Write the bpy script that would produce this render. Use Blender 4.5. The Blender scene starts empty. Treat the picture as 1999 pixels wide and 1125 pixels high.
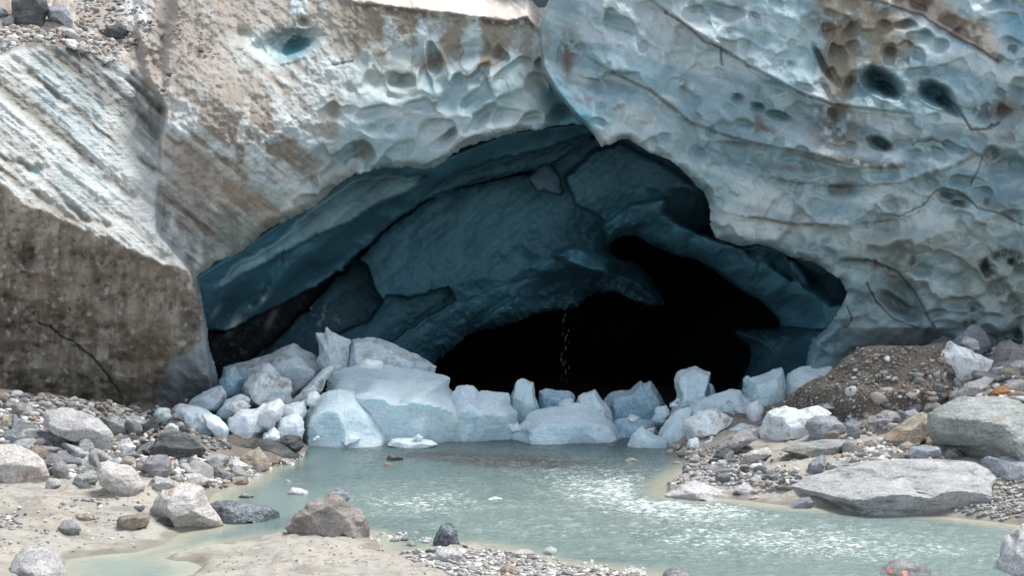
import bpy, bmesh, math, random
import numpy as np
from mathutils import Vector

S = bpy.context.scene
C = S.collection
F, CX, CY, H = 2413.0, 999.5, 562.5, 4.0       # focal length in photo pixels, optical centre, camera height
rng = np.random.default_rng(7)
random.seed(7)

# ------------------------------------------------------------------ numeric helpers
def ss(x, a, b):
    t = np.clip((x - a) / (b - a), 0, 1)
    return t * t * (3 - 2 * t)

def world(px, py, d):
    px = np.asarray(px, float); py = np.asarray(py, float); d = np.asarray(d, float)
    return np.stack([(px - CX) / F * d, d + 0 * px, H - (py - CY) / F * d], -1)

def hash3(ix, iy, iz, seed):
    with np.errstate(over='ignore'):
        h = (ix.astype(np.uint32) * np.uint32(374761393) + iy.astype(np.uint32) * np.uint32(668265263)
             + iz.astype(np.uint32) * np.uint32(2147483647 - 9973) + np.uint32((seed * 1274126177) & 0xffffffff))
        h = (h ^ (h >> np.uint32(13))) * np.uint32(1274126177)
        h = (h ^ (h >> np.uint32(16))) * np.uint32(2246822519)
        h = h ^ (h >> np.uint32(13))
    return h.astype(np.float64) / 4294967295.0

def vnoise(x, y, z=None, seed=0):
    fx, fy = np.floor(x), np.floor(y)
    ix, iy = fx.astype(np.int64), fy.astype(np.int64)
    tx, ty = x - fx, y - fy
    tx = tx * tx * tx * (tx * (tx * 6 - 15) + 10); ty = ty * ty * ty * (ty * (ty * 6 - 15) + 10)
    if z is None:
        iz = np.zeros_like(ix)
        a = hash3(ix, iy, iz, seed); b = hash3(ix + 1, iy, iz, seed)
        c = hash3(ix, iy + 1, iz, seed); d = hash3(ix + 1, iy + 1, iz, seed)
        return ((a * (1 - tx) + b * tx) * (1 - ty) + (c * (1 - tx) + d * tx) * ty) * 2 - 1
    fz = np.floor(z); iz = fz.astype(np.int64); tz = z - fz
    tz = tz * tz * tz * (tz * (tz * 6 - 15) + 10)
    r = 0
    for dz, wz in ((0, 1 - tz), (1, tz)):
        a = hash3(ix, iy, iz + dz, seed); b = hash3(ix + 1, iy, iz + dz, seed)
        c = hash3(ix, iy + 1, iz + dz, seed); d = hash3(ix + 1, iy + 1, iz + dz, seed)
        r = r + wz * ((a * (1 - tx) + b * tx) * (1 - ty) + (c * (1 - tx) + d * tx) * ty)
    return r * 2 - 1

def fbm(x, y, z=None, seed=0, octaves=4, gain=.5):
    r, a, s = 0, 1.0, 0.0
    for o in range(octaves):
        k = 2.03 ** o
        r = r + a * vnoise(x * k + 17.3 * o, y * k - 9.1 * o, None if z is None else z * k + 5.7 * o, seed + o)
        s += a; a *= gain
    return r / s

def worley(x, y, seed=0):
    fx, fy = np.floor(x), np.floor(y)
    ix, iy = fx.astype(np.int64), fy.astype(np.int64)
    f1 = np.full(x.shape, 9.0); f2 = np.full(x.shape, 9.0); cid = np.zeros(x.shape)
    dx1 = np.zeros(x.shape); dy1 = np.zeros(x.shape)
    z0 = np.zeros_like(ix)
    for i in (-1, 0, 1):
        for j in (-1, 0, 1):
            hx = hash3(ix + i, iy + j, z0, seed); hy = hash3(ix + i, iy + j, z0 + 1, seed)
            ex = fx + i + .12 + .76 * hx - x; ey = fy + j + .12 + .76 * hy - y
            d = np.sqrt(ex * ex + ey * ey)
            m = d < f1
            f2 = np.where(m, f1, np.minimum(f2, d))
            cid = np.where(m, hash3(ix + i, iy + j, z0 + 2, seed), cid)
            dx1 = np.where(m, -ex, dx1); dy1 = np.where(m, -ey, dy1)
            f1 = np.where(m, d, f1)
    return f1, f2, cid, dx1, dy1

def cups(x, y, seed=0, k=15.0):
    """soft cellular dimples: height above the cup floor, a random value per cup, offset within the cup, gap to the next cup"""
    fx, fy = np.floor(x), np.floor(y); ix, iy = fx.astype(np.int64), fy.astype(np.int64); z0 = np.zeros_like(ix)
    sw = 0; sc = 0; sy = 0; f1 = np.full(x.shape, 9.0); f2 = np.full(x.shape, 9.0)
    for i in (-1, 0, 1):
        for j in (-1, 0, 1):
            hx = hash3(ix + i, iy + j, z0, seed); hy = hash3(ix + i, iy + j, z0 + 1, seed); r = hash3(ix + i, iy + j, z0 + 2, seed)
            ex = x - (fx + i + .05 + .9 * hx); ey = y - (fy + j + .05 + .9 * hy)
            d2 = (ex * ex + ey * ey) * (.75 + .6 * r); w = np.exp(-k * d2); sw = sw + w; sc = sc + w * r; sy = sy + w * ey
            d = np.sqrt(d2); m = d < f1; f2 = np.where(m, f1, np.minimum(f2, d)); f1 = np.where(m, d, f1)
    return -np.log(np.maximum(sw, 1e-9)) / k, sc / sw, sy / sw, f2 - f1

def pline(U, V, pts):
    """distance to a polyline and the side: positive where V lies below it"""
    best = np.full(U.shape, 1e9); side = np.zeros(U.shape)
    for (x0, y0), (x1, y1) in zip(pts[:-1], pts[1:]):
        ex, ey = x1 - x0, y1 - y0; L = ex * ex + ey * ey + 1e-9
        t = np.clip(((U - x0) * ex + (V - y0) * ey) / L, 0, 1)
        dx, dy = U - x0 - t * ex, V - y0 - t * ey
        d = dx * dx + dy * dy
        m = d < best
        best = np.where(m, d, best)
        side = np.where(m, np.where(ex * (V - y0) - ey * (U - x0) > 0, 1.0, -1.0), side)
    return np.sqrt(best), side

def sdpoly(U, V, pts):
    """signed distance to a polygon, negative inside"""
    pts = list(pts); best = np.full(U.shape, 1e9); inside = np.zeros(U.shape, bool)
    for (x0, y0), (x1, y1) in zip(pts, pts[1:] + pts[:1]):
        ex, ey = x1 - x0, y1 - y0; L = ex * ex + ey * ey + 1e-9
        t = np.clip(((U - x0) * ex + (V - y0) * ey) / L, 0, 1)
        dx, dy = U - x0 - t * ex, V - y0 - t * ey
        best = np.minimum(best, dx * dx + dy * dy)
        c = (y0 > V) != (y1 > V)
        xi = x0 + (V - y0) * ex / (ey if abs(ey) > 1e-9 else 1e-9)
        inside ^= c & (U < xi)
    d = np.sqrt(best)
    return np.where(inside, -d, d)

def blob(U, V, cx, cy, rx, ry, ang=0.0, p=2.0):
    a = math.radians(ang); c, s = math.cos(a), math.sin(a)
    x = ((U - cx) * c + (V - cy) * s) / rx; y = (-(U - cx) * s + (V - cy) * c) / ry
    return np.exp(-np.power(x * x + y * y, p / 2))

def interp_idw(U, V, pts, power=2.5, eps=1e-6):
    num = 0; den = 0
    for (x, y, z) in pts:
        w = 1.0 / np.power((U - x) ** 2 + (V - y) ** 2 + eps, power / 2)
        num = num + w * z; den = den + w
    return num / den

# ------------------------------------------------------------------ object helpers
def set_props(o, label=None, cat=None, group=None, kind=None):
    if label: o['label'] = label
    if cat: o['category'] = cat
    if group: o['group'] = group
    if kind: o['kind'] = kind
    return o

def mesh_np(name, verts, faces, mat, col=None, smooth=True, attrs=None):
    """verts (n,3), faces (m,3|4) -> linked mesh object"""
    me = bpy.data.meshes.new(name)
    n, m, k = len(verts), len(faces), faces.shape[1]
    me.vertices.add(n); me.vertices.foreach_set('co', np.ascontiguousarray(verts, np.float32).ravel())
    me.loops.add(m * k); me.polygons.add(m)
    me.loops.foreach_set('vertex_index', np.ascontiguousarray(faces, np.int32).ravel())
    me.polygons.foreach_set('loop_start', np.arange(0, m * k, k, dtype=np.int32))
    me.polygons.foreach_set('loop_total', np.full(m, k, np.int32))
    me.polygons.foreach_set('use_smooth', np.full(m, smooth, bool))
    if col is not None:
        a = me.color_attributes.new('tint', 'FLOAT_COLOR', 'POINT')
        rgba = np.ones((n, 4), np.float32); rgba[:, :3] = col
        a.data.foreach_set('color', rgba.ravel())
    for key, arr in (attrs or {}).items():
        a = me.attributes.new(key, 'FLOAT', 'POINT'); a.data.foreach_set('value', np.ascontiguousarray(arr, np.float32))
    me.update(); me.validate()
    me.materials.append(mat)
    o = bpy.data.objects.new(name, me); C.objects.link(o)
    return o

def grid_faces(nr, nc):
    i = np.arange(nr * nc).reshape(nr, nc)
    return np.stack([i[:-1, :-1], i[1:, :-1], i[1:, 1:], i[:-1, 1:]], -1).reshape(-1, 4)

def empty(name, loc, label, cat, group=None):
    o = bpy.data.objects.new(name, None); C.objects.link(o); o.location = loc
    return set_props(o, label, cat, group)

def parent(ch, par):
    ch.parent = par
    ch.matrix_parent_inverse = par.matrix_world.inverted() if False else ch.matrix_parent_inverse
    l = Vector(par.location); ch.location = Vector(ch.location) - l
    return ch

# ------------------------------------------------------------------ materials
class Nodes:
    def __init__(self, name):
        self.m = bpy.data.materials.new(name); self.m.use_nodes = True
        self.t = self.m.node_tree; self.b = self.t.nodes['Principled BSDF']
        self.b.inputs['Roughness'].default_value = .8
    def n(self, typ, **kw):
        x = self.t.nodes.new(typ)
        for k, v in kw.items(): setattr(x, k, v)
        return x
    def l(self, a, b): self.t.links.new(a, b)
    def coord(self, scale=(1, 1, 1), rot=(0, 0, 0), out='Object'):
        tc = self.n('ShaderNodeTexCoord'); mp = self.n('ShaderNodeMapping')
        mp.inputs['Scale'].default_value = scale; mp.inputs['Rotation'].default_value = rot
        self.l(tc.outputs[out], mp.inputs['Vector']); return mp.outputs['Vector']
    def noise(self, vec, scale, detail=6, rough=.6, dist=0.0):
        x = self.n('ShaderNodeTexNoise'); x.inputs['Scale'].default_value = scale
        x.inputs['Detail'].default_value = detail; x.inputs['Roughness'].default_value = rough
        x.inputs['Distortion'].default_value = dist
        self.l(vec, x.inputs['Vector']); return x.outputs['Fac']
    def voronoi(self, vec, scale, feature='F1', out='Distance'):
        x = self.n('ShaderNodeTexVoronoi', feature=feature); x.inputs['Scale'].default_value = scale
        self.l(vec, x.inputs['Vector']); return x.outputs[out]
    def ramp(self, fac, stops):
        x = self.n('ShaderNodeValToRGB'); e = x.color_ramp.elements
        while len(e) < len(stops): e.new(.5)
        for el, (p, c) in zip(e, stops):
            el.position = p; el.color = (*c, 1) if not isinstance(c, (int, float)) else (c, c, c, 1)
        self.l(fac, x.inputs['Fac']); return x.outputs['Color']
    def mix(self, fac, a, b, mode='MIX'):
        x = self.n('ShaderNodeMix', data_type='RGBA', blend_type=mode)
        for v, i in ((fac, 0), (a, 6), (b, 7)):
            if hasattr(v, 'is_linked') or hasattr(v, 'links'): self.l(v, x.inputs[i])
            else: x.inputs[i].default_value = (*v, 1) if isinstance(v, tuple) else v
        return x.outputs[2]
    def math(self, op, a, b=0.0):
        x = self.n('ShaderNodeMath', operation=op)
        for v, i in ((a, 0), (b, 1)):
            if hasattr(v, 'links'): self.l(v, x.inputs[i])
            else: x.inputs[i].default_value = v
        return x.outputs[0]
    def bump(self, height, strength=.5, dist=.05, prev=None):
        x = self.n('ShaderNodeBump'); x.inputs['Strength'].default_value = strength
        x.inputs['Distance'].default_value = dist; self.l(height, x.inputs['Height'])
        if prev is not None: self.l(prev, x.inputs['Normal'])
        return x.outputs['Normal']
    def attr(self, name, out='Color'):
        x = self.n('ShaderNodeAttribute', attribute_name=name); return x.outputs[out]
    def base(self, col): self.l(col, self.b.inputs['Base Color'])
    def normal(self, nrm): self.l(nrm, self.b.inputs['Normal'])

def glacier_mat(name, rough=.55, fine=1.0, streak=0.0, grit=0.0, by_dirt=False):
    N = Nodes(name); v = N.coord()
    n1 = N.noise(v, 5.0, 8, .65); n2 = N.noise(v, 26.0, 6, .7); n3 = N.noise(N.coord((1, 1, 1)), 90.0, 3, .7)
    c = N.attr('tint')
    c = N.mix(1.0, c, N.ramp(n2, [(.3, .80), (.7, 1.16)]), 'MULTIPLY')
    c = N.mix(1.0, c, N.ramp(n3, [(.35, .90), (.65, 1.09)]), 'MULTIPLY')
    if grit:
        g = N.voronoi(v, 22.0); c = N.mix(grit, c, N.ramp(g, [(.0, .55), (.25, 1.0), (.8, 1.05)]), 'MULTIPLY')
    N.base(c)
    h = N.math('ADD', N.math('MULTIPLY', n1, .6), N.math('MULTIPLY', n2, .3))
    nr = N.bump(h, .45 * fine, .12)
    nr = N.bump(n3, .30 * fine, .03, nr)
    if streak:
        s = N.noise(N.coord((1, 1, 1), (0, math.radians(-38), 0)), 1.0)
        sv = N.coord((1.2, 1.2, 9), (0, math.radians(40), 0)); nr = N.bump(N.noise(sv, 2.0, 6, .6), streak, .10, nr)
    N.normal(nr)
    N.b.inputs['Roughness'].default_value = rough
    N.b.inputs['Specular IOR Level'].default_value = .35
    if by_dirt:                                  # brown dirt is matt, clean ice is wet
        sp = N.n('ShaderNodeSeparateColor'); N.l(N.attr('tint'), sp.inputs[0])
        d = N.math('SUBTRACT', sp.outputs[2], N.math('MULTIPLY', sp.outputs[0], 1.0)); d = N.ramp(N.math('ADD', N.math('MULTIPLY', d, 6.0), .5), [(.25, .95), (.75, rough)])
        N.l(d, N.b.inputs['Roughness'])
    return N.m

def ice_mat(name, a, b, dirt=None, rough=.22):
    N = Nodes(name); v = N.coord(); n1 = N.noise(v, 2.2, 6, .6, .4); n2 = N.noise(v, 14.0, 6, .7); n3 = N.noise(v, 60, 3)
    c = N.ramp(n1, [(.32, a), (.68, b)])
    c = N.mix(.75, c, N.ramp(n2, [(.32, .80), (.62, 1.08)]), 'MULTIPLY')
    ly = N.noise(N.coord((1.0, 1.0, 7.0), (.5, .9, .2)), 2.2, 6, .65, .6); c = N.mix(.6, c, N.ramp(ly, [(.36, .80), (.52, 1.04)]), 'MULTIPLY')
    vn = N.voronoi(N.mix(.2, v, N.noise(v, 4, 4)), 2.4, 'DISTANCE_TO_EDGE'); c = N.mix(N.ramp(vn, [(.0, .55), (.03, 0.0)]), c, (.86, .91, .93))
    ge = N.n('ShaderNodeNewGeometry'); sx = N.n('ShaderNodeSeparateXYZ'); N.l(ge.outputs['Normal'], sx.inputs[0])     # upward faces tinted whiter, broken up by noise
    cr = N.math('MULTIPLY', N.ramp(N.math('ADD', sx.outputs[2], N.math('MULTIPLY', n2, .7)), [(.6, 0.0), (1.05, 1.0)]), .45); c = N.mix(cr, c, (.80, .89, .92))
    if dirt:
        d = N.noise(N.coord(), 3.1, 8, .75)
        c = N.mix(N.math('MULTIPLY', N.ramp(d, [(.5, 0.0), (.62, 1.0)]), .8), c, dirt)
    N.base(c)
    nr = N.bump(n1, .5, .2); nr = N.bump(ly, .5, .08, nr); nr = N.bump(n2, .6, .05, nr); nr = N.bump(n3, .5, .02, nr); N.normal(nr)
    N.b.inputs['Roughness'].default_value = rough; N.b.inputs['Specular IOR Level'].default_value = .4
    N.b.inputs['Subsurface Weight'].default_value = .55
    N.b.inputs['Subsurface Radius'].default_value = (.10, .25, .33); N.b.inputs['Subsurface Scale'].default_value = .7
    return N.m

def rock_mat(name, a, b, vein, stain=None, band=.5, rot=(.5, .7, .2), speck=.35, stain_cut=.6):
    N = Nodes(name)
    oi = N.n('ShaderNodeObjectInfo'); rnd = oi.outputs['Random']
    tc = N.n('ShaderNodeTexCoord'); ad = N.n('ShaderNodeVectorMath', operation='ADD')
    cmb = N.n('ShaderNodeCombineXYZ')
    for i in range(3): N.l(N.math('MULTIPLY', rnd, 37.0 + 11 * i), cmb.inputs[i])
    N.l(tc.outputs['Object'], ad.inputs[0]); N.l(cmb.outputs[0], ad.inputs[1]); v = ad.outputs[0]
    mp = N.n('ShaderNodeMapping'); mp.inputs['Rotation'].default_value = rot; mp.inputs['Scale'].default_value = (1.0, 1.3, 6.5)
    N.l(v, mp.inputs['Vector'])
    lay = N.noise(mp.outputs['Vector'], 1.5, 7, .62, .5)
    n1 = N.noise(v, 2.6, 7, .65); n2 = N.noise(v, 22, 6, .72); n3 = N.noise(v, 95, 3, .7)
    c = N.ramp(n1, [(.35, a), (.65, b)])
    c = N.mix(band, c, N.ramp(lay, [(.32, .42), (.46, 1.0), (.66, 1.25)]), 'MULTIPLY')
    ck = N.voronoi(N.mix(.25, v, N.noise(v, 3, 4)), 1.6, 'DISTANCE_TO_EDGE'); c = N.mix(.35, c, N.ramp(ck, [(.0, .6), (.02, 1.0)]), 'MULTIPLY')
    c = N.mix(N.math('MULTIPLY', N.ramp(lay, [(.60, 0.0), (.70, 1.0)]), .55), c, vein)
    c = N.mix(1.0, c, N.ramp(n2, [(.3, 1 - speck * 1.3), (.7, 1 + speck * .8)]), 'MULTIPLY')
    c = N.mix(.7, c, N.ramp(n3, [(.35, .75), (.65, 1.2)]), 'MULTIPLY')
    if stain:
        s = N.noise(v, 1.7, 6, .7, .3)
        c = N.mix(N.math('MULTIPLY', N.ramp(s, [(stain_cut - .06, 0.0), (stain_cut + .06, 1.0)]), .75), c, stain)
    vr = N.math('ADD', N.math('MULTIPLY', rnd, .36), .82)
    c = N.mix(1.0, c, vr, 'MULTIPLY')
    N.base(c)
    nr = N.bump(n1, .8, .2); nr = N.bump(lay, .9, .10, nr); nr = N.bump(n2, .9, .06, nr); nr = N.bump(n3, .5, .015, nr)
    N.normal(nr); N.b.inputs['Roughness'].default_value = .85; N.b.inputs['Specular IOR Level'].default_value = .25
    return N.m

M = {}
M['ice_face'] = glacier_mat('glacier_ice', .58, .30, by_dirt=True)
M['dirty_ice'] = glacier_mat('dirt_streaked_ice', .7, .9, .5)
M['till'] = glacier_mat('till_dirt', .95, 1.0, 0, .7)
M['cave_ice'] = glacier_mat('cave_ice', .62, .22, .22)
M['white'] = rock_mat('white_gneiss', (.58, .57, .56), (.80, .79, .77), (.85, .84, .82), (.30, .25, .19), .45, stain_cut=.68)
M['slab'] = rock_mat('banded_slab_gneiss', (.50, .51, .51), (.70, .70, .69), (.80, .79, .77), None, .9, (.1, .25, 0))
M['grey'] = rock_mat('grey_gneiss', (.30, .30, .31), (.47, .47, .47), (.62, .62, .60), None, .7, (.3, .5, 0))
M['brown'] = rock_mat('brown_grey_gneiss', (.27, .24, .215), (.42, .39, .355), (.52, .50, .47), (.40, .27, .20), .7, (.3, .5, .1), stain_cut=.56)
M['dark'] = rock_mat('dark_schist', (.085, .092, .095), (.18, .185, .185), (.36, .36, .35), None, .8, (.6, .4, .1))
M['tan'] = rock_mat('tan_rock', (.36, .31, .25), (.55, .49, .41), (.62, .58, .52), (.32, .17, .08), .5, stain_cut=.58)
M['green'] = rock_mat('green_grey_rock', (.32, .35, .34), (.52, .55, .52), (.66, .67, .64), (.42, .30, .17), .55, (.2, .6, .3), stain_cut=.64)
M['blue'] = rock_mat('blue_grey_rock', (.27, .30, .33), (.44, .47, .50), (.60, .62, .63), None, .6, (.1, .9, .2))
M['rust'] = rock_mat('rusty_rock', (.38, .17, .07), (.50, .27, .12), (.50, .36, .22), (.55, .42, .30), .4)
M['pink'] = rock_mat('pinkish_gneiss', (.50, .46, .43), (.70, .67, .64), (.76, .74, .71), (.36, .20, .13), .5, (.2, -.5, .4), stain_cut=.60)
M['speck'] = rock_mat('speckled_granite', (.16, .18, .20), (.30, .33, .36), (.48, .5, .52), None, .35, speck=.75)
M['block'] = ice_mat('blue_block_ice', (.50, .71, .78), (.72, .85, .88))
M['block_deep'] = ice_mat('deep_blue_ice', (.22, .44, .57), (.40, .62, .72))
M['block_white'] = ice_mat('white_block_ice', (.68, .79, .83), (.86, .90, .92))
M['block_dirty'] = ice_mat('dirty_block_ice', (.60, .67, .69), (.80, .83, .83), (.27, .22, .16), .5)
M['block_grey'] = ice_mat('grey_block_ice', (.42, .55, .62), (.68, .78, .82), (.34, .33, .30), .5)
# ------------------------------------------------------------------ glacier front (depth sculpted in metres, colours = ice, dirt, some painted light and shade)
MOUTH = [(432, 830), (428, 745), (412, 690), (405, 640), (398, 600), (388, 541), (420, 520), (470, 490), (520, 452), (560, 430), (605, 412),
         (625, 392), (650, 366), (690, 340), (740, 328), (800, 327), (832, 331), (860, 318), (884, 300), (905, 287), (940, 276), (1000, 262),
         (1050, 251), (1100, 244), (1140, 240), (1158, 262), (1172, 285), (1190, 281), (1206, 276), (1228, 273), (1250, 286), (1268, 297),
         (1308, 312), (1330, 330), (1345, 345), (1362, 366), (1375, 374), (1385, 400), (1386, 440), (1396, 465), (1440, 480), (1480, 478),
         (1520, 490), (1545, 503), (1570, 508), (1600, 519), (1640, 545), (1652, 570), (1640, 600), (1615, 640), (1585, 665), (1575, 700),
         (1570, 760), (1560, 830)]
CREST = [(-500, 80), (0, 366), (60, 402), (130, 432), (200, 460), (262, 492), (330, 520), (372, 528), (392, 545)]
LEFT_EDGE = [(240, -300), (268, 60), (290, 150), (322, 215), (312, 290), (308, 380), (310, 450), (372, 528), (396, 600), (410, 700), (430, 900)]
SEAM = [(1070, -300), (1072, 0), (1052, 52), (1058, 130), (1085, 178), (1120, 222), (1148, 250), (1172, 286)]
LIP = [(380, -60), (520, -10), (640, -8), (780, 12), (900, 26), (990, 38), (1030, 30), (1052, 54)]
LEDGES = [  # (polyline, bulge m, reach up px, groove m)
    ([(1262, -10), (1300, 22), (1350, 62), (1400, 90), (1455, 124), (1500, 150), (1580, 190), (1625, 204), (1700, 214), (1785, 223)], .55, 210, .26),
    ([(1120, 95), (1180, 132), (1272, 178), (1347, 238), (1396, 258), (1480, 282), (1560, 296), (1640, 318), (1700, 330)], .36, 110, .14),
    ([(1371, 277), (1478, 281), (1549, 298), (1655, 331), (1780, 327)], .32, 70, .14),
    ([(1480, 340), (1560, 358), (1640, 364), (1760, 356), (1860, 326), (1930, 290)], .34, 55, .10),
    ([(1386, 402), (1450, 422), (1540, 436), (1650, 441), (1760, 425), (1820, 402)], .30, 60, .08),
    ([(1640, 505), (1700, 508), (1755, 535), (1790, 580), (1815, 640)], .30, 40, .12),
]
PITS = [  # cx, cy, rx, ry, angle, depth m
    (1722, 166, 42, 24, 22, 1.25), (1732, 176, 22, 12, 25, .9), (1826, 184, 34, 22, 30, 1.3), (1850, 206, 26, 12, 42, .7),
    (1440, 191, 13, 10, 10, .45), (1480, 210, 15, 8, 15, .45), (1520, 224, 24, 9, 18, .6), (1712, 284, 21, 12, 25, .7), (1795, 290, 34, 20, 10, .35),
    (1789, 302, 14, 8, 10, .25), (1860, 388, 32, 15, 15, .5), (1848, 380, 14, 7, 15, .4), (1870, 398, 13, 8, 10, .45), (1936, 302, 14, 15, 0, .5),
    (1965, 345, 50, 46, 0, .6), (1748, 572, 62, 34, 52, .75), (1738, 590, 34, 13, 35, .55), (1586, 105, 45, 50, 30, .35), (1606, 125, 40, 8, 62, .5), (1785, 525, 26, 22, 0, .3),
    (1925, 528, 18, 12, 60, .4), (1630, 240, 46, 18, 10, .3), (1650, 372, 22, 18, 0, .22), (1605, 405, 26, 26, 0, .22), (1560, 420, 22, 14, 0, .16), (1850, 560, 40, 26, 20, .3),
    (560, 88, 62, 28, -14, .75), (578, 92, 30, 15, -22, .75), (470, 74, 20, 16, 0, .3), (598, 45, 11, 8, 0, .3), (70, 335, 14, 11, 0, .25),
    (1830, 40, 60, 22, 30, .2), (1690, 610, 16, 30, -15, .2), (1960, 480, 26, 60, 10, .3), (1860, 480, 60, 26, -15, .3), (1720, 440, 60, 34, 10, .3),
    (60, 505, 26, 20, 20, .35), (215, 555, 22, 18, 0, .25), (140, 500, 9, 9, 0, .2), (155, 660, 18, 12, 0, .2), (55, 560, 30, 22, 10, .25)]
CRACKS = [
    ([(1300, 24), (1345, 55), (1375, 82), (1408, 92), (1410, 125)], .07, 2.2), 
    ([(1876, 222), (1895, 252), (1925, 250), (1950, 240)], .08, 2.6), ([(1780, 283), (1818, 273), (1846, 284)], .04, 1.6), ([(1922, 300), (1908, 335), (1895, 360)], .05, 1.8),
    ([(1822, 375), (1838, 368), (1870, 372), (1900, 395), (1910, 405), (1960, 418), (1999, 440)], .05, 2.0), ([(1735, 418), (1757, 422), (1800, 400), (1822, 375)], .04, 1.6),
    ([(1692, 552), (1710, 590), (1740, 620), (1772, 635), (1795, 643)], .07, 2.4), ([(1650, 508), (1700, 508), (1752, 530), (1782, 566), (1805, 610), (1826, 640)], .05, 2.0),
    ([(78, 632), (100, 640), (118, 656), (146, 668), (160, 684), (181, 697)], .10, 1.9), ([(180, 697), (212, 735), (232, 765)], .08, 2.0),
    ([(650, 126), (690, 118)], .05, 2.0), ([(1605, 45), (1606, 60), (1640, 52)], .03, 1.5), ([(1650, 640), (1662, 620), (1655, 600)], .05, 1.8)]

STRIPES = [[(-60, 130), (40, 195), (110, 258), (170, 310), (215, 350), (260, 385)], [(60, 140), (120, 190), (170, 235), (220, 275), (300, 330)],
           [(90, 80), (130, 115), (190, 165), (235, 195), (310, 262)], [(150, 95), (210, 135), (260, 170), (318, 215)], [(-60, 285), (0, 332), (40, 360), (95, 400), (150, 440)],
           [(0, 306), (40, 316), (80, 345), (120, 385), (160, 425), (210, 445)]]

def seg_smooth(U, pts):
    xs, ys = zip(*pts); return np.interp(U, xs, ys)

def front(U, V, fine=True):
    """depth of the glacier's outer face along each line of sight, and its masks"""
    wob = 7 * fbm(U / 60, V / 60, seed=3, octaves=3)
    Uw, Vw = U + wob, V + 6 * fbm(U / 55, V / 55, seed=5, octaves=3)
    # right-hand face
    R = 33.0 - 3.0 * np.clip((U - 1100) / 900, 0, 1.6) + 60 * np.log1p(np.exp((330 - V) / 60)) * .0032 + np.maximum(0, V - 450) * .0062 + np.maximum(0, -20 - V) * .02
    R += np.maximum(0, V - 640) * .02 * ss(U, 1600, 1750) * (1 - ss(U, 1830, 1900))
    # middle brow
    Cn = np.interp(U, [-400, 300, 560, 800, 1050, 1200], [28.8, 29.8, 31.6, 32.4, 33.4, 34.2]) + 40 * np.log1p(np.exp((190 - V) / 40)) * .0105 + np.maximum(0, V - 240) * .004
    lip = seg_smooth(U, LIP)
    Cn += np.maximum(0, lip + 6 * fbm(U / 22, V / 60, seed=8, octaves=3) - V) * .07
    Cn -= .55 * np.exp(-np.maximum(0, V - lip) / 30) * ss(U, 620, 760) * (V > lip - 40)
    Cn += .8 * blob(U, V, 1105, 205, 42, 70, -25) + .3 * blob(U, V, 1085, 150, 22, 50, -20)
    # gully under the brow near the left block
    Cn -= 1.0 * blob(U, V, 470, 300, 130, 150)
    Cn += .9 * ss(V, 400, 560) * ss(U, 330, 420)
    # left block: tilts back above its crest, undercut below
    dc, sc = pline(Uw, Vw + 10 * fbm(U / 26, V / 60, seed=11, octaves=3), CREST)
    L = np.interp(U, [-500, 0, 400], [25.4, 26.8, 29.6]) + np.where(sc < 0, np.minimum(dc, 330) * .0076 + np.maximum(0, dc - 330) * .03, dc * .0105)
    L += .12 * ss(V, 660, 800) * np.maximum(0, U - 180) * .05
    dl, sl = pline(Uw * .6 + U * .4, V, LEFT_EDGE)
    wl = ss(np.where(sl > 0, dl, -dl), -7, 7)          # 1 on the left block (polyline runs downward: left is the positive side)
    top = ss(sdpoly(Uw, Vw, [(-600, -400), (420, -400), (330, 60), (322, 190), (232, 122), (150, 86), (90, 74), (40, 92), (0, 106), (-600, 150)]), 10, -14)
    T = 29.2 + np.maximum(0, 200 - V) * .020 + np.maximum(0, 40 - V) * .03 - np.clip(U, -400, 400) * -.0022   # gravel slope on top
    T -= .6 * blob(U, V, 60, 95, 90, 30)
    D = Cn * (1 - wl) + np.minimum(L, Cn + 1.0) * wl
    D = D * (1 - top) + (D * .45 + np.minimum(T, D + 6) * .55) * top
    dm, sm = pline(Uw * .4 + U * .6, V, SEAM)
    wr = ss(np.where(sm > 0, -dm, dm), -5, 5)
    D = D * (1 - wr) + (R - .55 * ss(V, 90, 260) * np.exp(-dm / 120)) * wr
    return D, dict(wl=wl, wr=wr, top=top, dc=dc, sc=sc, dl=dl, lip=lip, Uw=Uw, Vw=Vw, dm=dm)

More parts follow.
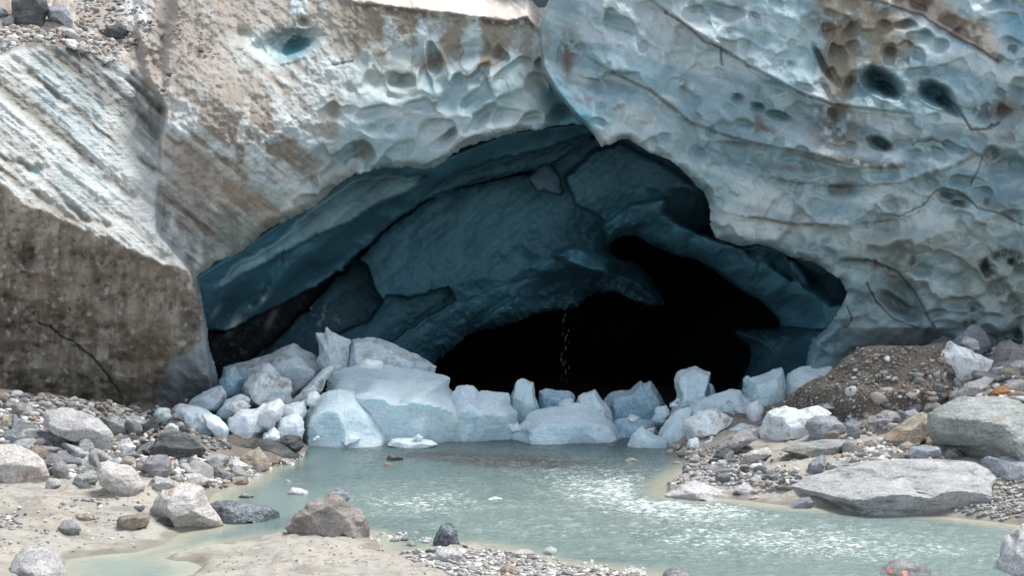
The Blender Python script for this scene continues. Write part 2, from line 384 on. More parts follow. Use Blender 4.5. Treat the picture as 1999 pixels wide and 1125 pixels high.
def build_front():
    us = np.concatenate([np.arange(-520, -20, 9.0), np.arange(-20, 2020, 1.9), np.arange(2020, 2520, 9.0)])
    vs = np.concatenate([np.arange(-260, -12, 6.0), np.arange(-12, 880, 1.9)])
    U, V = np.meshgrid(us, vs); sh = U.shape
    D, m = front(U, V)
    wl, wr, top, Uw, Vw = m['wl'], m['wr'], m['top'], m['Uw'], m['Vw']
    over = wl * ss(np.where(m['sc'] > 0, m['dc'], -m['dc']), -6, 8)              # dirty undercut
    block = wl * (1 - over) * (1 - top)
    brow = (1 - wl) * (1 - wr)
    n_lo = fbm(U / 150, V / 150, seed=21, octaves=4); n_md = fbm(U / 42, V / 42, seed=22, octaves=4); n_hi = fbm(U / 9, V / 9, seed=23, octaves=4)
    a38 = math.radians(40); SU = (U * math.cos(a38) + V * math.sin(a38)); SV = (-U * math.sin(a38) + V * math.cos(a38))
    st = fbm(SU / 170, SV / 14, seed=25, octaves=5); st2 = fbm(SU / 60, SV / 5, seed=26, octaves=4)
    # scallops: cups between sharp rims
    scal = np.zeros(sh); rim = np.zeros(sh); cup = np.zeros(sh); cell = np.zeros(sh)
    def scallop(mask, lx, ly, ang, amp, seed):
        nonlocal scal, rim, cup, cell
        a = math.radians(ang); x = (U * math.cos(a) + V * math.sin(a)) / lx + .6 * fbm(U / 80, V / 80, seed=seed, octaves=3)
        y = (-U * math.sin(a) + V * math.cos(a)) / ly + .6 * fbm(U / 80, V / 80, seed=seed + 9, octaves=3)
        h, cid, ey, e = cups(x, y, seed)
        # each cup is deepest towards its upper rim, like melt scallops on an overhang
        pat = .55 + .45 * ss(fbm(U / 130, V / 100, seed=seed + 30, octaves=3) + .5 * (cid - .5), -.28, .22)
        shape = np.clip(1 - h / .36, 0, 1) ** .7 * np.clip(.62 - 1.15 * ey, 0, 1.3) * (.35 + .65 * cid) * pat
        scal += amp * mask * shape; cup += mask * shape; rim += mask * (1 - ss(e, 0, .09)); cell += mask * (cid - .5)
    m_brow = ss(U + .3 * V, 640, 790) * brow * ss(V, 60, 120)
    scallop(m_brow * ss(V, 160, 200), 62, 44, -24, 1.15, 41)
    scallop(m_brow * (1 - ss(V, 160, 200)), 40, 52, 5, .70, 42)
    m_cells = ss(sdpoly(Uw, Vw, [(1595, -20), (1700, -20), (1800, 40), (1930, 110), (1990, 190), (1860, 150), (1780, 120), (1690, 130), (1650, 190), (1615, 190)]), 18, -18) * wr
    scallop(m_cells, 38, 40, 0, .5, 43)
    m_low = wr * ss(V + .12 * (U - 1500), 325, 400) * (1 - m_cells)
    big = ss(n_lo + .4 * n_md, -.12, .12); scallop(m_low * big, 104, 76, -10, 1.1, 44); scallop(m_low * (1 - big), 52, 42, 8, .62, 48)
    m_band = wr * (1 - m_low) * (1 - m_cells)
    scallop(m_band * ss(U, 1100, 1180) * big, 74, 52, 20, .58, 45); scallop(m_band * ss(U, 1100, 1180) * (1 - big), 40, 30, 20, .32, 50)
    scallop(wr + m_brow, 150, 110, -15, .45, 49)
    scallop(block * .5 + brow * (1 - m_brow) * .5, 58, 26, 38, .12, 47)
    D += scal + .22 * n_lo * (wr + m_brow) + .07 * n_md * wr
    # ledges on the right face
    groove = np.zeros(sh)
    for pts, b, reach, g in LEDGES:
        d, s = pline(U + .4 * (Uw - U), V + .4 * (Vw - V), pts)
        xs = [p[0] for p in pts]; fade = ss(U, xs[0] - 20, xs[0] + 60) * (1 - ss(U, xs[-1] - 60, xs[-1] + 20))
        D -= fade * b * np.where(s < 0, np.exp(-d / reach), np.exp(-d / 4.5))
        D += fade * g * np.exp(-(d / 3.2) ** 2); groove = np.maximum(groove, fade * np.exp(-(d / 4.0) ** 2))
    pit = np.zeros(sh)
    for (cx, cy, rx, ry, an, dp) in PITS:
        k = blob(Uw + 2.5 * n_hi, Vw + 2.5 * n_hi, cx, cy, rx, ry, an, 4.0 if dp > .4 else 2.4)
        a = math.radians(an); up = (-(U - cx) * math.sin(a) + (V - cy) * math.cos(a)) / ry
        D += .85 * dp * k * (1 - .55 * np.clip(up, -1, 1.2)); pit = np.maximum(pit, k * min(1, dp))
        D -= .10 * dp * np.exp(-((np.sqrt(np.maximum(-np.log(np.maximum(k, 1e-9)), 0)) - 1.25) / .28) ** 2) * (up > 0)
    crack = np.zeros(sh)
    for pts, dp, w in CRACKS:
        d, s = pline(U + .5 * (Uw - U) + 3 * n_hi, V + .5 * (Vw - V) + 3 * n_hi, pts)
        k = np.exp(-(d / w) ** 2); D += dp * k; crack = np.maximum(crack, k)
    # dirt bands on the left block
    stripe = np.zeros(sh)
    for i, pts in enumerate(STRIPES):
        d, s = pline(U + .8 * (Uw - U) , V + 8 * fbm(U / 40, V / 40, seed=61 + i, octaves=3), pts)
        w = (9, 6, 13, 9, 8, 6)[i] * (1 + .7 * fbm(U / 50, V / 50, seed=71 + i, octaves=3))
        k = np.exp(-(d / np.maximum(w, 2)) ** 2)
        stripe = np.maximum(stripe, k); D += .07 * k * block
    D += block * (.07 * st + .03 * st2 + .09 * n_md + .02 * n_hi)
    rough = brow * (1 - m_brow) + top
    D += rough * (.05 * st + .16 * n_md + .05 * n_hi) + over * (.07 * n_md + .06 * fbm(U / 70, V / 190, seed=27, octaves=3) + .02 * n_hi)
    D += top * (.05 * n_hi + .10 * n_md)
    f1, f2, cid, ex, ey = worley(U / 17 + n_md, V / 15 + n_hi * .5, 55); peb = ss(.34 * cid ** 2 + .05 - f1, 0, .08) * (cid > .45)
    D -= over * .035 * peb * cid; D += over * (.55 * fbm(U / 130, V / 80, seed=37, octaves=4) + .25 * ss(fbm(U / 70, V / 160, seed=57, octaves=3), .05, .4))
    # hanging flutes under the brow where it meets the left block
    fl = ss(sdpoly(U, V, [(300, 420), (420, 400), (480, 440), (470, 500), (400, 545), (320, 520)]), 14, -14)
    D += fl * .16 * np.sin((U + .28 * V) / 11.0 + 2 * n_md)
    D += .02 * n_hi + (.06 * n_md + .004 * n_hi) * (wr + m_brow) - .013 * n_hi * (wr + m_brow)
    # rounded lip where the face turns into the cave
    sd = sdpoly(U + 2.5 * n_hi + 3 * n_md, V + 2.5 * n_hi + 3 * n_md, MOUTH)
    D += (.5 + .5 * n_md + .3 * n_lo) * np.exp(-np.maximum(sd, 0) / 6.0) - .10 * (1 + 1.2 * n_md) * np.exp(-((sd - 16) / 12) ** 2) * (1 - wl)
    # ---- colour of the ice and its dirt, with some light and shade
    white = np.array([.50, .55, .55]); pale = np.array([.235, .345, .375]); teal = np.array([.12, .27, .33]); deep = np.array([.08, .22, .30])
    brown = np.array([.168, .146, .122]); tan = np.array([.335, .298, .258]); olive = np.array([.25, .25, .20]); dark = np.array([.060, .045, .035]); greyb = np.array([.205, .180, .145])
    col = np.zeros(sh + (3,)); col[:] = pale
    def lay(mask, c, k=1.0):
        nonlocal col
        w = np.clip(mask * k, 0, 1)[..., None]; col = col * (1 - w) + np.asarray(c) * w
    lay(ss(n_lo + .5 * n_md, -.1, .5) * .6, white)
    lay(ss(cup, .2, .9) * (wr + m_brow) * ss(n_md + .6 * cell, -.3, .5) * .22, teal)  # cup hollows tinted teal: clearer ice, plus shade put into the colour
    lay(wr * ss(V, 150, 420) * ss(n_lo + .4 * n_md, .25, -.35) * .35, (.20, .28, .295))
    lay(blob(U, V, 1250, 140, 150, 60, 20) * .35 + blob(U, V, 1560, 100, 130, 60, 30) * .25, (.31, .47, .55))
    lay(m['wr'] * blob(U, V, 1900, 80, 80, 90, 40) * .8, (.40, .53, .61)); lay(blob(U, V, 1985, 40, 22, 60, -35) * .8, (.10, .28, .42))  # last blob paints the shaded corner stripe into the colour
    col *= (1 - .06 * wr - .12 * m_brow)[..., None]; n_f = fbm(U / 16, V / 13, seed=39, octaves=4); lay((wr + m_brow) * ss(n_md + .5 * n_f, .0, .5) * .45, (.175, .26, .285)); lay(wr * ss(n_f * .5 - .5 * n_md + .5 * n_lo, .05, .45) * .5, (.38, .43, .43)); lay(wr * ss(fbm(SU / 40, SV / 130, seed=38, octaves=4) + .4 * n_f, .15, .5) * .4, (.21, .195, .165))
    a18 = math.radians(17); bnd = fbm((U * math.cos(a18) + V * math.sin(a18)) / 210, (-U * math.sin(a18) + V * math.cos(a18)) / 40, seed=40, octaves=4)
    lay(wr * ss(bnd + .25 * n_md, .02, .34) * .65, (.40, .47, .49)); lay(wr * ss(-bnd + .3 * n_md, .0, .34) * .6, (.125, .215, .25)); lay(m_brow * ss(n_md - n_lo, .0, .5) * .4, (.30, .39, .42)); lay(wr * ss(cup, .5, 1.3) * .18, (.10, .20, .245))  # last layer darkens the deepest cup parts, shade painted as colour
    lay(rim * wr * .06, (.46, .49, .48)); lay(ss(pit, .35, .95) * wr, deep, .8); lay(ss(pit, .15, .6) * (1 - ss(pit, .6, .95)) * wr * .35, pale)
    lay(blob(U, V, 1090, 190, 30, 55, -25) * .9, (.09, .26, .32)); lay(blob(U, V, 1130, 228, 45, 22, 10) * .9, (.06, .24, .32))
    # left block
    lay(block, (.50, .52, .505)); lay(block * ss(n_lo + .6 * n_md, .1, .6) * .5, pale)
    lay(block * stripe * ss(n_md + .5 * st, -.5, .1) * .85, (.115, .10, .075)); lay(block * ss(st + .3 * n_md, .08, .46) * (.40 + .40 * ss(V - .45 * U, 60, -60)), (.21, .195, .15))
    lay(block * ss(V - .62 * U, 110, -20) * ss(st + .7 * n_md, -.25, .25) * .9, (.10, .09, .075)); lay(block * ss(st2, .25, .5) * .3, olive)
    lay(block * np.exp(-m['dc'] / 34) * ss(n_md + n_lo, -.35, .3) * .75, tan)
    lay(blob(U, V, 70, 335, 12, 9), (.30, .40, .40))
    # middle brow: brown film thinning out to blue scallops on the right
    film = brow * (1 - ss(U + .25 * V + 150 * n_lo + 70 * n_md, 640, 820))
    lay(brow * (1 - m_brow) * .5, white)
    lay(film * ss(n_md + .9 * st + .5 * n_lo, -.55, .38), brown * 1.10); lay(film * ss(st + .4 * n_md, .0, .35) * .65, (.16, .135, .105))
    lay(film * ss(n_md * 1.2 - st - .25, -.10, .30) * .7, (.46, .48, .46)); lay(film * ss(fbm(U / 30, V / 75, seed=29, octaves=4), .18, .42) * .6, white)
    lay(film * blob(U, V, 420, 120, 150, 90, 20), tan, 1.0); lay(film * ss(V, 150, 60) * ss(n_md + .4 * n_lo, -.5, .1), tan * .92)
    lay(film * blob(U, V, 375, 345, 60, 75, 10) * .85, (.25, .21, .178)); lay(film * blob(U, V, 490, 390, 75, 35, 25) * .8, (.27, .23, .19))
    lay(blob(U, V, 500, 95, 50, 34, 0) * .9 * ss(n_md, -.5, .2), (.50, .56, .54)); lay(blob(U, V, 565, 85, 68, 30, -14), (.30, .41, .41)); lay(blob(U, V, 575, 95, 32, 15, -25), (.10, .30, .38))
    grime = brow * ss(V, 190, 120) * ss(U, 600, 700)
    lay(grime * rim * ss(n_md + .35, 0, .4), (.14, .105, .07), .95); lay(grime * ss(n_md + .8 * (110 - V) / 95, -.1, .45) * (1 - ss(U, 960, 1060) * .6), (.17, .135, .09), .8)
    lay(m_brow * ss(V, 250, 130) * ss(n_lo - .5 * n_md, -.1, .4) * .5, (.33, .36, .31))
    lay(brow * rim * m_brow * .14, (.25, .24, .18))
    for (cx, cy, rx, ry, an, k) in ((715, 300, 14, 60, 8, .8), (648, 240, 20, 70, 5, .7), (1045, 95, 22, 42, 0, .9), (1070, 78, 14, 22, 0, .6), (800, 50, 60, 20, 20, .6), (850, 195, 6, 30, 5, .6)):
        lay(blob(U, V, cx, cy, rx, ry, an) * ss(n_md + .5, .0, .6) * k, (.15, .125, .085))
    lay(brow * np.exp(-np.abs(sd) / 7) * (U < 860) * ss(n_md, -.3, .3) * .6, tan)
    lay(brow * ss(m['lip'] - V + 5 * n_hi, -3, 4) * ss(U, 600, 720), (.70, .65, .60)); lay(brow * ss(m['lip'] - V, 0, 4) * ss(U, 600, 720) * ss(n_md + .5 * st2, .05, .3) * .55, (.34, .27, .21))  # sunlit lip: its brightness is put into a paler colour
    lay(brow * np.exp(-((V - m['lip'] - 8) / 8) ** 2) * ss(U, 640, 720) * ss(n_hi + n_md, -.4, .2), (.075, .055, .04), .85)
    under = brow * ss(sdpoly(Uw, Vw, [(380, 560), (396, 480), (432, 408), (500, 432), (560, 415), (600, 385), (650, 345), (700, 322), (700, 345), (640, 395), (560, 440), (470, 500)]), 10, -10)
    lay(under * .9, (.25, .275, .255)); lay(under * ss(n_md + st, -.1, .4) * .5, (.17, .15, .115))
    for (cx, cy, rx, ry, an) in ((352, 492, 11, 42, 8), (388, 505, 9, 34, 6), (432, 505, 24, 26, 20), (330, 440, 12, 30, 5)): lay(blob(U, V, cx, cy, rx, ry, an, 3) * .85, (.52, .55, .54))
    lay(ss(U, 300, 330) * ss(V, 200, 230) * (1 - ss(V, 440, 480)) * np.exp(-((m['dl'] - 5) / 5) ** 2) * .7, (.46, .44, .40))
    # right face dirt and darker blue-grey foot
    for (cx, cy, rx, ry, an, k) in ((1110, 92, 24, 42, 0, 1.0), (1108, 120, 10, 45, 0, .6), (1632, 80, 34, 75, 5, .85), (1650, 160, 16, 40, 5, .7), (1625, 215, 30, 18, 10, .8), (1630, 250, 60, 30, 0, .55),
                                     (1665, 314, 48, 9, 10, 1.0), (1740, 322, 70, 7, 0, .5), (1334, 165, 9, 16, 0, .6), (1640, 275, 55, 26, 5, .4), (1725, 205, 8, 25, 0, .5), (1490, 250, 30, 8, 20, .6), (1480, 240, 12, 20, 0, .5),
                                     (1960, 212, 42, 24, -10, 1.0), (1720, 70, 20, 50, 5, .5), (1700, 25, 80, 16, 12, .6), (1780, 85, 10, 30, 0, .3), (1550, 330, 70, 8, 8, .35), (1960, 270, 30, 10, 0, .4), (1850, 262, 40, 10, -5, .3),
                                     (1650, 362, 20, 14, 0, .4), (1940, 400, 40, 12, 20, .4)):
        lay(wr * blob(U, V, cx, cy, rx, ry, an) * ss(n_md + .8 * n_hi + .8, .05, .7) * min(1, 1.5 * k), (.092, .077, .061))
    lay(m_cells * rim * ss(n_md + .5 * (1750 - U) / 150, -.2, .5), (.13, .085, .055), .9)
    lay(m_cells * ss(n_md + .6 * cell + .4 * ss(1760 - U, 0, 120), -.1, .4) * ss(1800 - U, 0, 60) * .75, (.20, .175, .13))
    td, ts_ = pline(Uw, Vw, [(1590, -6), (1680, -8), (1745, 10), (1800, 30), (1850, 62), (1905, 90), (1950, 118)])
    lay(wr * np.exp(-(td / 6) ** 2), (.05, .035, .025), .95); lay(wr * ss(np.where(ts_ < 0, td, -td), -2, 3) * (1 - ss(td, 35, 52)) * ss(U, 1660, 1720) * (1 - ss(U, 1930, 1960)), (.40, .36, .32), .95)
    lay(wr * ss(np.where(ts_ < 0, td, -td), 2, 8) * (1 - ss(td, 28, 50)) * ss(U, 1700, 1760) * ss(n_md, -.1, .3) * (U < 1950), (.16, .13, .105), .9)
    gr = ss(V - .10 * (U - 1650), 410, 480) * wr * ss(U, 1600, 1720)
    lay(gr * ss(n_lo + .5 * n_md, -.6, .1) * .85, (.17, .21, .20)); lay(gr * rim * .3, (.20, .165, .12))
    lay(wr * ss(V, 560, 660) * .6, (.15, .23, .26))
    lay(wr * ss(U, 1760, 1420) * ss(V, 470, 620) * .7, (.10, .22, .28))  # blue-grey tint, darker towards the cave side and the foot
    lay(wr * groove * ss(n_md + .6 * n_hi + .4 * n_lo, -.2, .3) * .8, (.13, .108, .088))
    lay(crack * (1 - over), (.05, .04, .03), .75)
    # gravel cap and dirty undercut
    lay(top, tan * .92); lay(top * ss(n_md + .5 * n_hi, -.1, .5), (.22, .18, .145), .8); lay(top * blob(U, V, 60, 75, 130, 45) * ss(n_hi + .2, -.1, .4), (.46, .45, .43), .8)
    lay(top * blob(U, V, 265, 20, 22, 40, -20) * .9, (.62, .66, .66)); lay(top * ss(n_hi, .25, .45), (.52, .49, .46), .6)
    te, _ = pline(Uw, Vw, [(-20, 108), (40, 92), (90, 76), (150, 88), (232, 124), (322, 192)]); lay(np.exp(-(te / 9) ** 2) * wl * ss(n_md, -.4, .2), (.10, .08, .06), .8)
    lay(over, greyb); lay(over * ss(n_md + .5 * n_lo, -.1, .5) * .65, (.12, .106, .088)); lay(over * ss(fbm(SU / 90, SV / 26, seed=34, octaves=4), .05, .4) * .5, (.29, .26, .22)); lay(over * np.exp(-m['dc'] / 50) * ss(fbm(U / 26, V / 40, seed=35, octaves=4), -.05, .3) * .9, (.46, .44, .40)); lay(over * ss(fbm(U / 12, V / 60, seed=33, octaves=3), .05, .40) * .5, (.34, .315, .275)); lay(over * ss(fbm(U / 20, V / 120, seed=36, octaves=4), .05, .4) * .5, (.10, .088, .072))
    lay(over * peb * (cid > .8), (.33, .31, .28)); lay(over * ss(n_hi + .3 * n_md, .34, .5) * .7, (.06, .05, .045)); lay(over * ss(-n_hi, .42, .55) * .5, (.40, .38, .35))
    lay(over * np.exp(-m['dc'] / 30) * .5, (.34, .31, .27)); lay(crack * over, (.02, .018, .015), .95)
    facet = ss(sdpoly(Uw, Vw, [(300, 820), (312, 740), (330, 705), (372, 685), (395, 665), (398, 600), (392, 550), (440, 560), (440, 860), (300, 860)]), 7, -7) * wl
    lay(facet, (.36, .42, .45)); lay(facet * ss(V, 660, 720) * ss(st + n_md, -.5, .3), (.20, .235, .26), .9)
    lay(blob(U, V, 300, 700, 60, 60, 0) * over * .4, (.27, .21, .15))
    P = world(U, V, D)
    keep = sd > 0
    F4 = grid_faces(*sh)
    kv = keep.ravel(); fk = kv[F4].sum(1) >= 3
    F4 = F4[fk]
    # which part each face belongs to
    fc = lambda a: a.ravel()[F4].mean(1)
    part = np.full(len(F4), 0)
    part[fc(brow) > .5] = 1; part[fc(block + over) > .5] = 2; part[fc(over) > .5] = 3; part[fc(top) > .5] = 4
    names = [('ice_face', 'ice_face'), ('scalloped_brow', 'ice_face'), ('striped_block', 'dirty_ice'), ('dirty_undercut', 'till'), ('gravel_cap', 'till')]
    PL = {'striped_block': 'pale ice block with dark slanting dirt bands', 'dirty_undercut': 'undercut grey-brown dirty ice wall', 'gravel_cap': 'tan dirt slope on top of the ice', 'scalloped_brow': 'scalloped ice brow stained with brown film'}
    root = empty('glacier', (0, 33, 0), 'blue-white glacier front streaked with brown dirt, arching over the dark cave', 'glacier')
    Pv, Cv = P.reshape(-1, 3), np.clip(col.reshape(-1, 3), .01, .9)
    # turn the cut edge back into the cave so the ice has thickness
    e = np.concatenate([F4[:, [0, 1]], F4[:, [1, 2]], F4[:, [2, 3]], F4[:, [3, 0]]]); fid = np.tile(np.arange(len(F4)), 4)
    key = np.sort(e, 1); uq, inv, cnt = np.unique(key[:, 0].astype(np.int64) * (U.size) + key[:, 1], return_inverse=True, return_counts=True)
    be = (cnt[inv] == 1); eb, fb = e[be], fid[be]
    near = (sd.ravel()[eb] < 12).all(1); eb, fb = eb[near], fb[near]
    bv = np.unique(eb); remap = {v: i for i, v in enumerate(bv)}
    ctr = np.array([1000., 560.])
    uvb = np.stack([U.ravel()[bv], V.ravel()[bv]], 1); out = uvb - ctr; out /= np.linalg.norm(out, axis=1)[:, None]
    rings = [Pv[bv]]
    for dd, oo in ((.5, 2), (1.2, 10), (2.6, 34)):
        q = uvb + out * oo; rings.append(world(q[:, 0], q[:, 1], D.ravel()[bv] + dd))
    RV = np.concatenate(rings); nb = len(bv); a = np.array([remap[v] for v in eb[:, 0]]); b = np.array([remap[v] for v in eb[:, 1]])
    RF = np.concatenate([np.stack([b + k * nb, a + k * nb, a + (k + 1) * nb, b + (k + 1) * nb], 1) for k in range(3)])
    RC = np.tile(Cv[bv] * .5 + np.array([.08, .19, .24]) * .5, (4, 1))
    parent(mesh_np('cave_rim', RV, RF, M['ice_face'], RC), root)
    for k, (nm, mt) in enumerate(names):
        f = F4[part == k]; used = np.unique(f); rm = np.full(U.size, -1); rm[used] = np.arange(len(used))
        o = parent(mesh_np(nm, Pv[used], rm[f], M[mt], Cv[used]), root)
        if nm in PL: o['label'] = PL[nm]
    return root

glacier = build_front()

# ------------------------------------------------------------------ inside of the cave
HOLE = [(826, 790), (838, 735), (852, 704), (872, 690), (905, 661), (935, 646), (978, 641), (1010, 626), (1060, 612), (1095, 606), (1130, 598), (1142, 585),
        (1165, 573), (1200, 571), (1240, 588), (1272, 600), (1300, 592), (1288, 572), (1276, 545), (1260, 528), (1238, 510), (1204, 506), (1190, 490), (1195, 471),
        (1215, 461), (1245, 463), (1275, 481), (1300, 490), (1320, 501), (1360, 508), (1390, 526), (1420, 551), (1450, 570), (1480, 585), (1500, 602), (1520, 625),
        (1523, 640), (1470, 642), (1430, 644), (1446, 660), (1462, 676), (1466, 700), (1450, 722), (1438, 760), (1436, 800)]

def build_cave():
    us = np.arange(330, 1760, 2.0); vs = np.arange(180, 830, 2.0)
    U, V = np.meshgrid(us, vs); sh = U.shape
    n_lo = fbm(U / 120, V / 120, seed=81, octaves=4); n_md = fbm(U / 36, V / 36, seed=82, octaves=4); n_hi = fbm(U / 8, V / 8, seed=83, octaves=4)
    a = math.radians(-38); SU = U * math.cos(a) + V * math.sin(a); SV = -U * math.sin(a) + V * math.cos(a)
    st = fbm(SU / 120, SV / 10, seed=84, octaves=4)
    Uw, Vw = U + 6 * n_md + 2 * n_hi, V + 6 * fbm(U / 36, V / 36, seed=85, octaves=4) + 2 * n_hi
    D = 42.0 + .0 * U
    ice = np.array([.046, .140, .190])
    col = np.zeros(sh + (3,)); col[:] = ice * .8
    def slab(poly, d, gx, gy, c, soft=3.0, cx=None, cy=None):
        nonlocal D, col
        s = sdpoly(Uw, Vw, poly); w = ss(s, soft, -soft)
        cx = cx or np.mean([p[0] for p in poly]); cy = cy or np.mean([p[1] for p in poly])
        pl = d + gx * (U - cx) + gy * (V - cy) + .22 * np.exp(-np.maximum(-s, 0) / 9)
        D = D * (1 - w) + pl * w; col = col * (1 - w[..., None]) + np.array(c) * w[..., None]
        return w
    # recess at the left foot, in a darker colour
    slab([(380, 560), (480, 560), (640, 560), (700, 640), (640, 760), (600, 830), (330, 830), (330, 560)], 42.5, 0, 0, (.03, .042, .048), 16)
    # side wall running back from the rim
    w = slab([(330, 640), (330, 480), (600, 300), (900, 180), (1240, 180), (1240, 262), (1160, 262), (1060, 328), (960, 350), (850, 378), (765, 432), (722, 476), (650, 540), (560, 590), (440, 650)], 38, 0, 0, ice * 1.05)
    d0, s0 = pline(U, V, [(300, 600), (390, 541), (470, 490), (560, 430), (640, 372), (740, 328), (870, 312), (1000, 262), (1160, 240)])
    dd = np.where(s0 > 0, d0, 0); D = D * (1 - w) + (np.interp(U, [330, 390, 560, 800, 1000, 1160], [31.6, 32.2, 33.6, 35.0, 36.3, 37.4]) + np.where(s0 < 0, 1.5 * ss(d0, 0, 30), 0) + .034 * dd + .45 * np.sin(dd / 16 + .02 * U + 2 * n_lo) * ss(dd, 5, 40)) * w
    shelf = slab([(600, 410), (640, 380), (700, 345), (770, 340), (830, 345), (800, 372), (740, 395), (690, 430), (640, 450), (560, 490), (470, 540), (420, 560), (450, 520), (540, 470)], 35.2, .006, -.006, (.15, .27, .32), 5)  # shelf coloured paler to stand in for the sheen below the rim
    slab([(820, 392), (860, 352), (960, 312), (1060, 292), (1150, 262), (1170, 300), (1060, 326), (940, 352), (860, 380)], 38.6, .002, -.004, ice * .75, 4)
    # great tilted slab
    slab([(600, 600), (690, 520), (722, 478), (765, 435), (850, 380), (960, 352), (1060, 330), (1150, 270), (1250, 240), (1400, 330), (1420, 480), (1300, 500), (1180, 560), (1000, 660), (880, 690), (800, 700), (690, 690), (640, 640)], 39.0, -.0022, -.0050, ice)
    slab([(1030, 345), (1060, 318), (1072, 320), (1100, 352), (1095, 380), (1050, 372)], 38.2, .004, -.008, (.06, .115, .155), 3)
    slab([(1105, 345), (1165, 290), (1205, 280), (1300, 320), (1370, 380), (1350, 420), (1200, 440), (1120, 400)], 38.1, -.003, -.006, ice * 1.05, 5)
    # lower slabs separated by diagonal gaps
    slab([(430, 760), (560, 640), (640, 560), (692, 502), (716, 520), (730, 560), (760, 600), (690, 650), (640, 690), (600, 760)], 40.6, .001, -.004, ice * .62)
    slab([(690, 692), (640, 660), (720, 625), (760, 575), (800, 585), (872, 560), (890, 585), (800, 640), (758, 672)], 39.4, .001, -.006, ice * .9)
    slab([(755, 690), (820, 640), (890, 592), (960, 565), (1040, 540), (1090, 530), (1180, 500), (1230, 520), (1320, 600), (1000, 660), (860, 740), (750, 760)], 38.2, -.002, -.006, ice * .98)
    slab([(1120, 480), (1160, 488), (1190, 500), (1240, 505), (1190, 540), (1120, 520), (1080, 500)], 37.6, 0, -.010, ice * 1.7, 9)  # paler colour stands in for light reflected off the water
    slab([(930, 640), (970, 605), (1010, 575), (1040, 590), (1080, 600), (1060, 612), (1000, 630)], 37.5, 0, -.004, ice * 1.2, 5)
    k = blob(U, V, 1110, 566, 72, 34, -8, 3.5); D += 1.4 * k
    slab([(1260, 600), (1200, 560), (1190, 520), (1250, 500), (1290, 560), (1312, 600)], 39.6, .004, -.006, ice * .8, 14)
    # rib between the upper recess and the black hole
    slab([(1270, 372), (1330, 372), (1392, 380), (1400, 460), (1350, 450), (1300, 420), (1280, 395)], 38.6, .02, .01, ice * .7, 8)  # recess: its shade is put into a darker ice tint
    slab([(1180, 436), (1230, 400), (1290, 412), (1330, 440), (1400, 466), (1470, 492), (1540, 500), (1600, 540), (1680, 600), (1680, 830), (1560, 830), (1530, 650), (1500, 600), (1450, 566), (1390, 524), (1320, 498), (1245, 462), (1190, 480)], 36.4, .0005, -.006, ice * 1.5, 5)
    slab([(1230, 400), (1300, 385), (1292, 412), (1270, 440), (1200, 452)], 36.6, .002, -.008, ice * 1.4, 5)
    slab([(1440, 484), (1480, 470), (1560, 490), (1650, 535), (1660, 590), (1620, 590), (1572, 556), (1545, 505), (1545, 545), (1500, 512)], 37.6, .006, .01, ice * .7, 10)  # second recess, shade painted in by the darker tint
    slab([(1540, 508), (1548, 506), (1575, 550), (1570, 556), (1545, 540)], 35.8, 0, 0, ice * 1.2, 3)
    slab([(1425, 643), (1500, 640), (1560, 640), (1640, 650), (1700, 700), (1700, 830), (1440, 830), (1455, 722), (1464, 690)], 37.0, -.003, -.004, ice * .85, 5)
    D += .9 * blob(U, V, 1495, 700, 40, 40, 10, 3) + 1.0 * blob(U, V, 1545, 610, 40, 30, 40, 3)
    for (cx, cy, rx, ry) in ((1590, 690, 40, 50), (1570, 740, 50, 30), (1500, 660, 30, 18), (1620, 610, 30, 40)): D -= .5 * blob(U, V, cx, cy, rx, ry, 0, 3)
    x = U / 70 + .4 * n_lo; y = V / 46 + .4 * n_md; f1, f2, cid, ex, ey = worley(x, y, 88)
    D += .13 * n_md + .006 * n_hi + .05 * st + .30 * np.clip(1 - cups(U / 60 + .4 * n_lo, V / 44 + .4 * n_md, 89)[0] / .36, 0, 1) * ss(V - .25 * (1400 - U), 330, 430) * ss(U, 880, 1000)
    sd = sdpoly(U + 3 * n_hi + 3 * n_md, V + 3 * n_hi + 3 * n_md, HOLE)
    D += .8 * np.exp(-np.maximum(sd, 0) / 8) + 3.8 * np.exp(-np.maximum(sd, 0) / 62)
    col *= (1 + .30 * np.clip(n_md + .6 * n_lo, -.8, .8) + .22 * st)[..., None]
    spk = ss(n_hi, .38, .5) * ss(sdpoly(U, V, [(410, 600), (640, 560), (680, 640), (600, 720), (420, 720)]), 10, -20)
    col = col * (1 - .5 * spk[..., None]) + .5 * spk[..., None] * np.array([.3, .36, .36])
    for (cx, cy, rx, ry, an) in ((456, 634, 8, 24, 30), (530, 622, 6, 24, 25), (515, 585, 4, 14, 35), (420, 610, 5, 14, 35)):
        k = blob(U, V, cx, cy, rx, ry, an)[..., None]; col = col * (1 - k) + k * np.array([.34, .42, .44])
    P = world(U, V, D).reshape(-1, 3); F4 = grid_faces(*sh); F4 = F4[(sd > 0).ravel()[F4].sum(1) >= 3]
    used = np.unique(F4); rm = np.full(U.size, -1); rm[used] = np.arange(len(used))
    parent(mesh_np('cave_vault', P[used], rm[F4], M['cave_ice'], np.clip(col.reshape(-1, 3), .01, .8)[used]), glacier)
    # the passage beyond: a closed tube narrowing away, coloured near-black to stand for darkness
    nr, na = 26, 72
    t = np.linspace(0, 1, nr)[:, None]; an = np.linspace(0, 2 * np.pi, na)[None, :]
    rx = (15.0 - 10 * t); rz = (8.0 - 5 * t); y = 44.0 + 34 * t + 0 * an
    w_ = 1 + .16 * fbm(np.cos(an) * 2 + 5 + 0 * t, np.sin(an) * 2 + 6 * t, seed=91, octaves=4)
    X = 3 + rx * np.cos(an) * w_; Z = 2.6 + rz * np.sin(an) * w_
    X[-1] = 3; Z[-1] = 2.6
    Pt = np.stack([X, y, Z], -1).reshape(-1, 3)
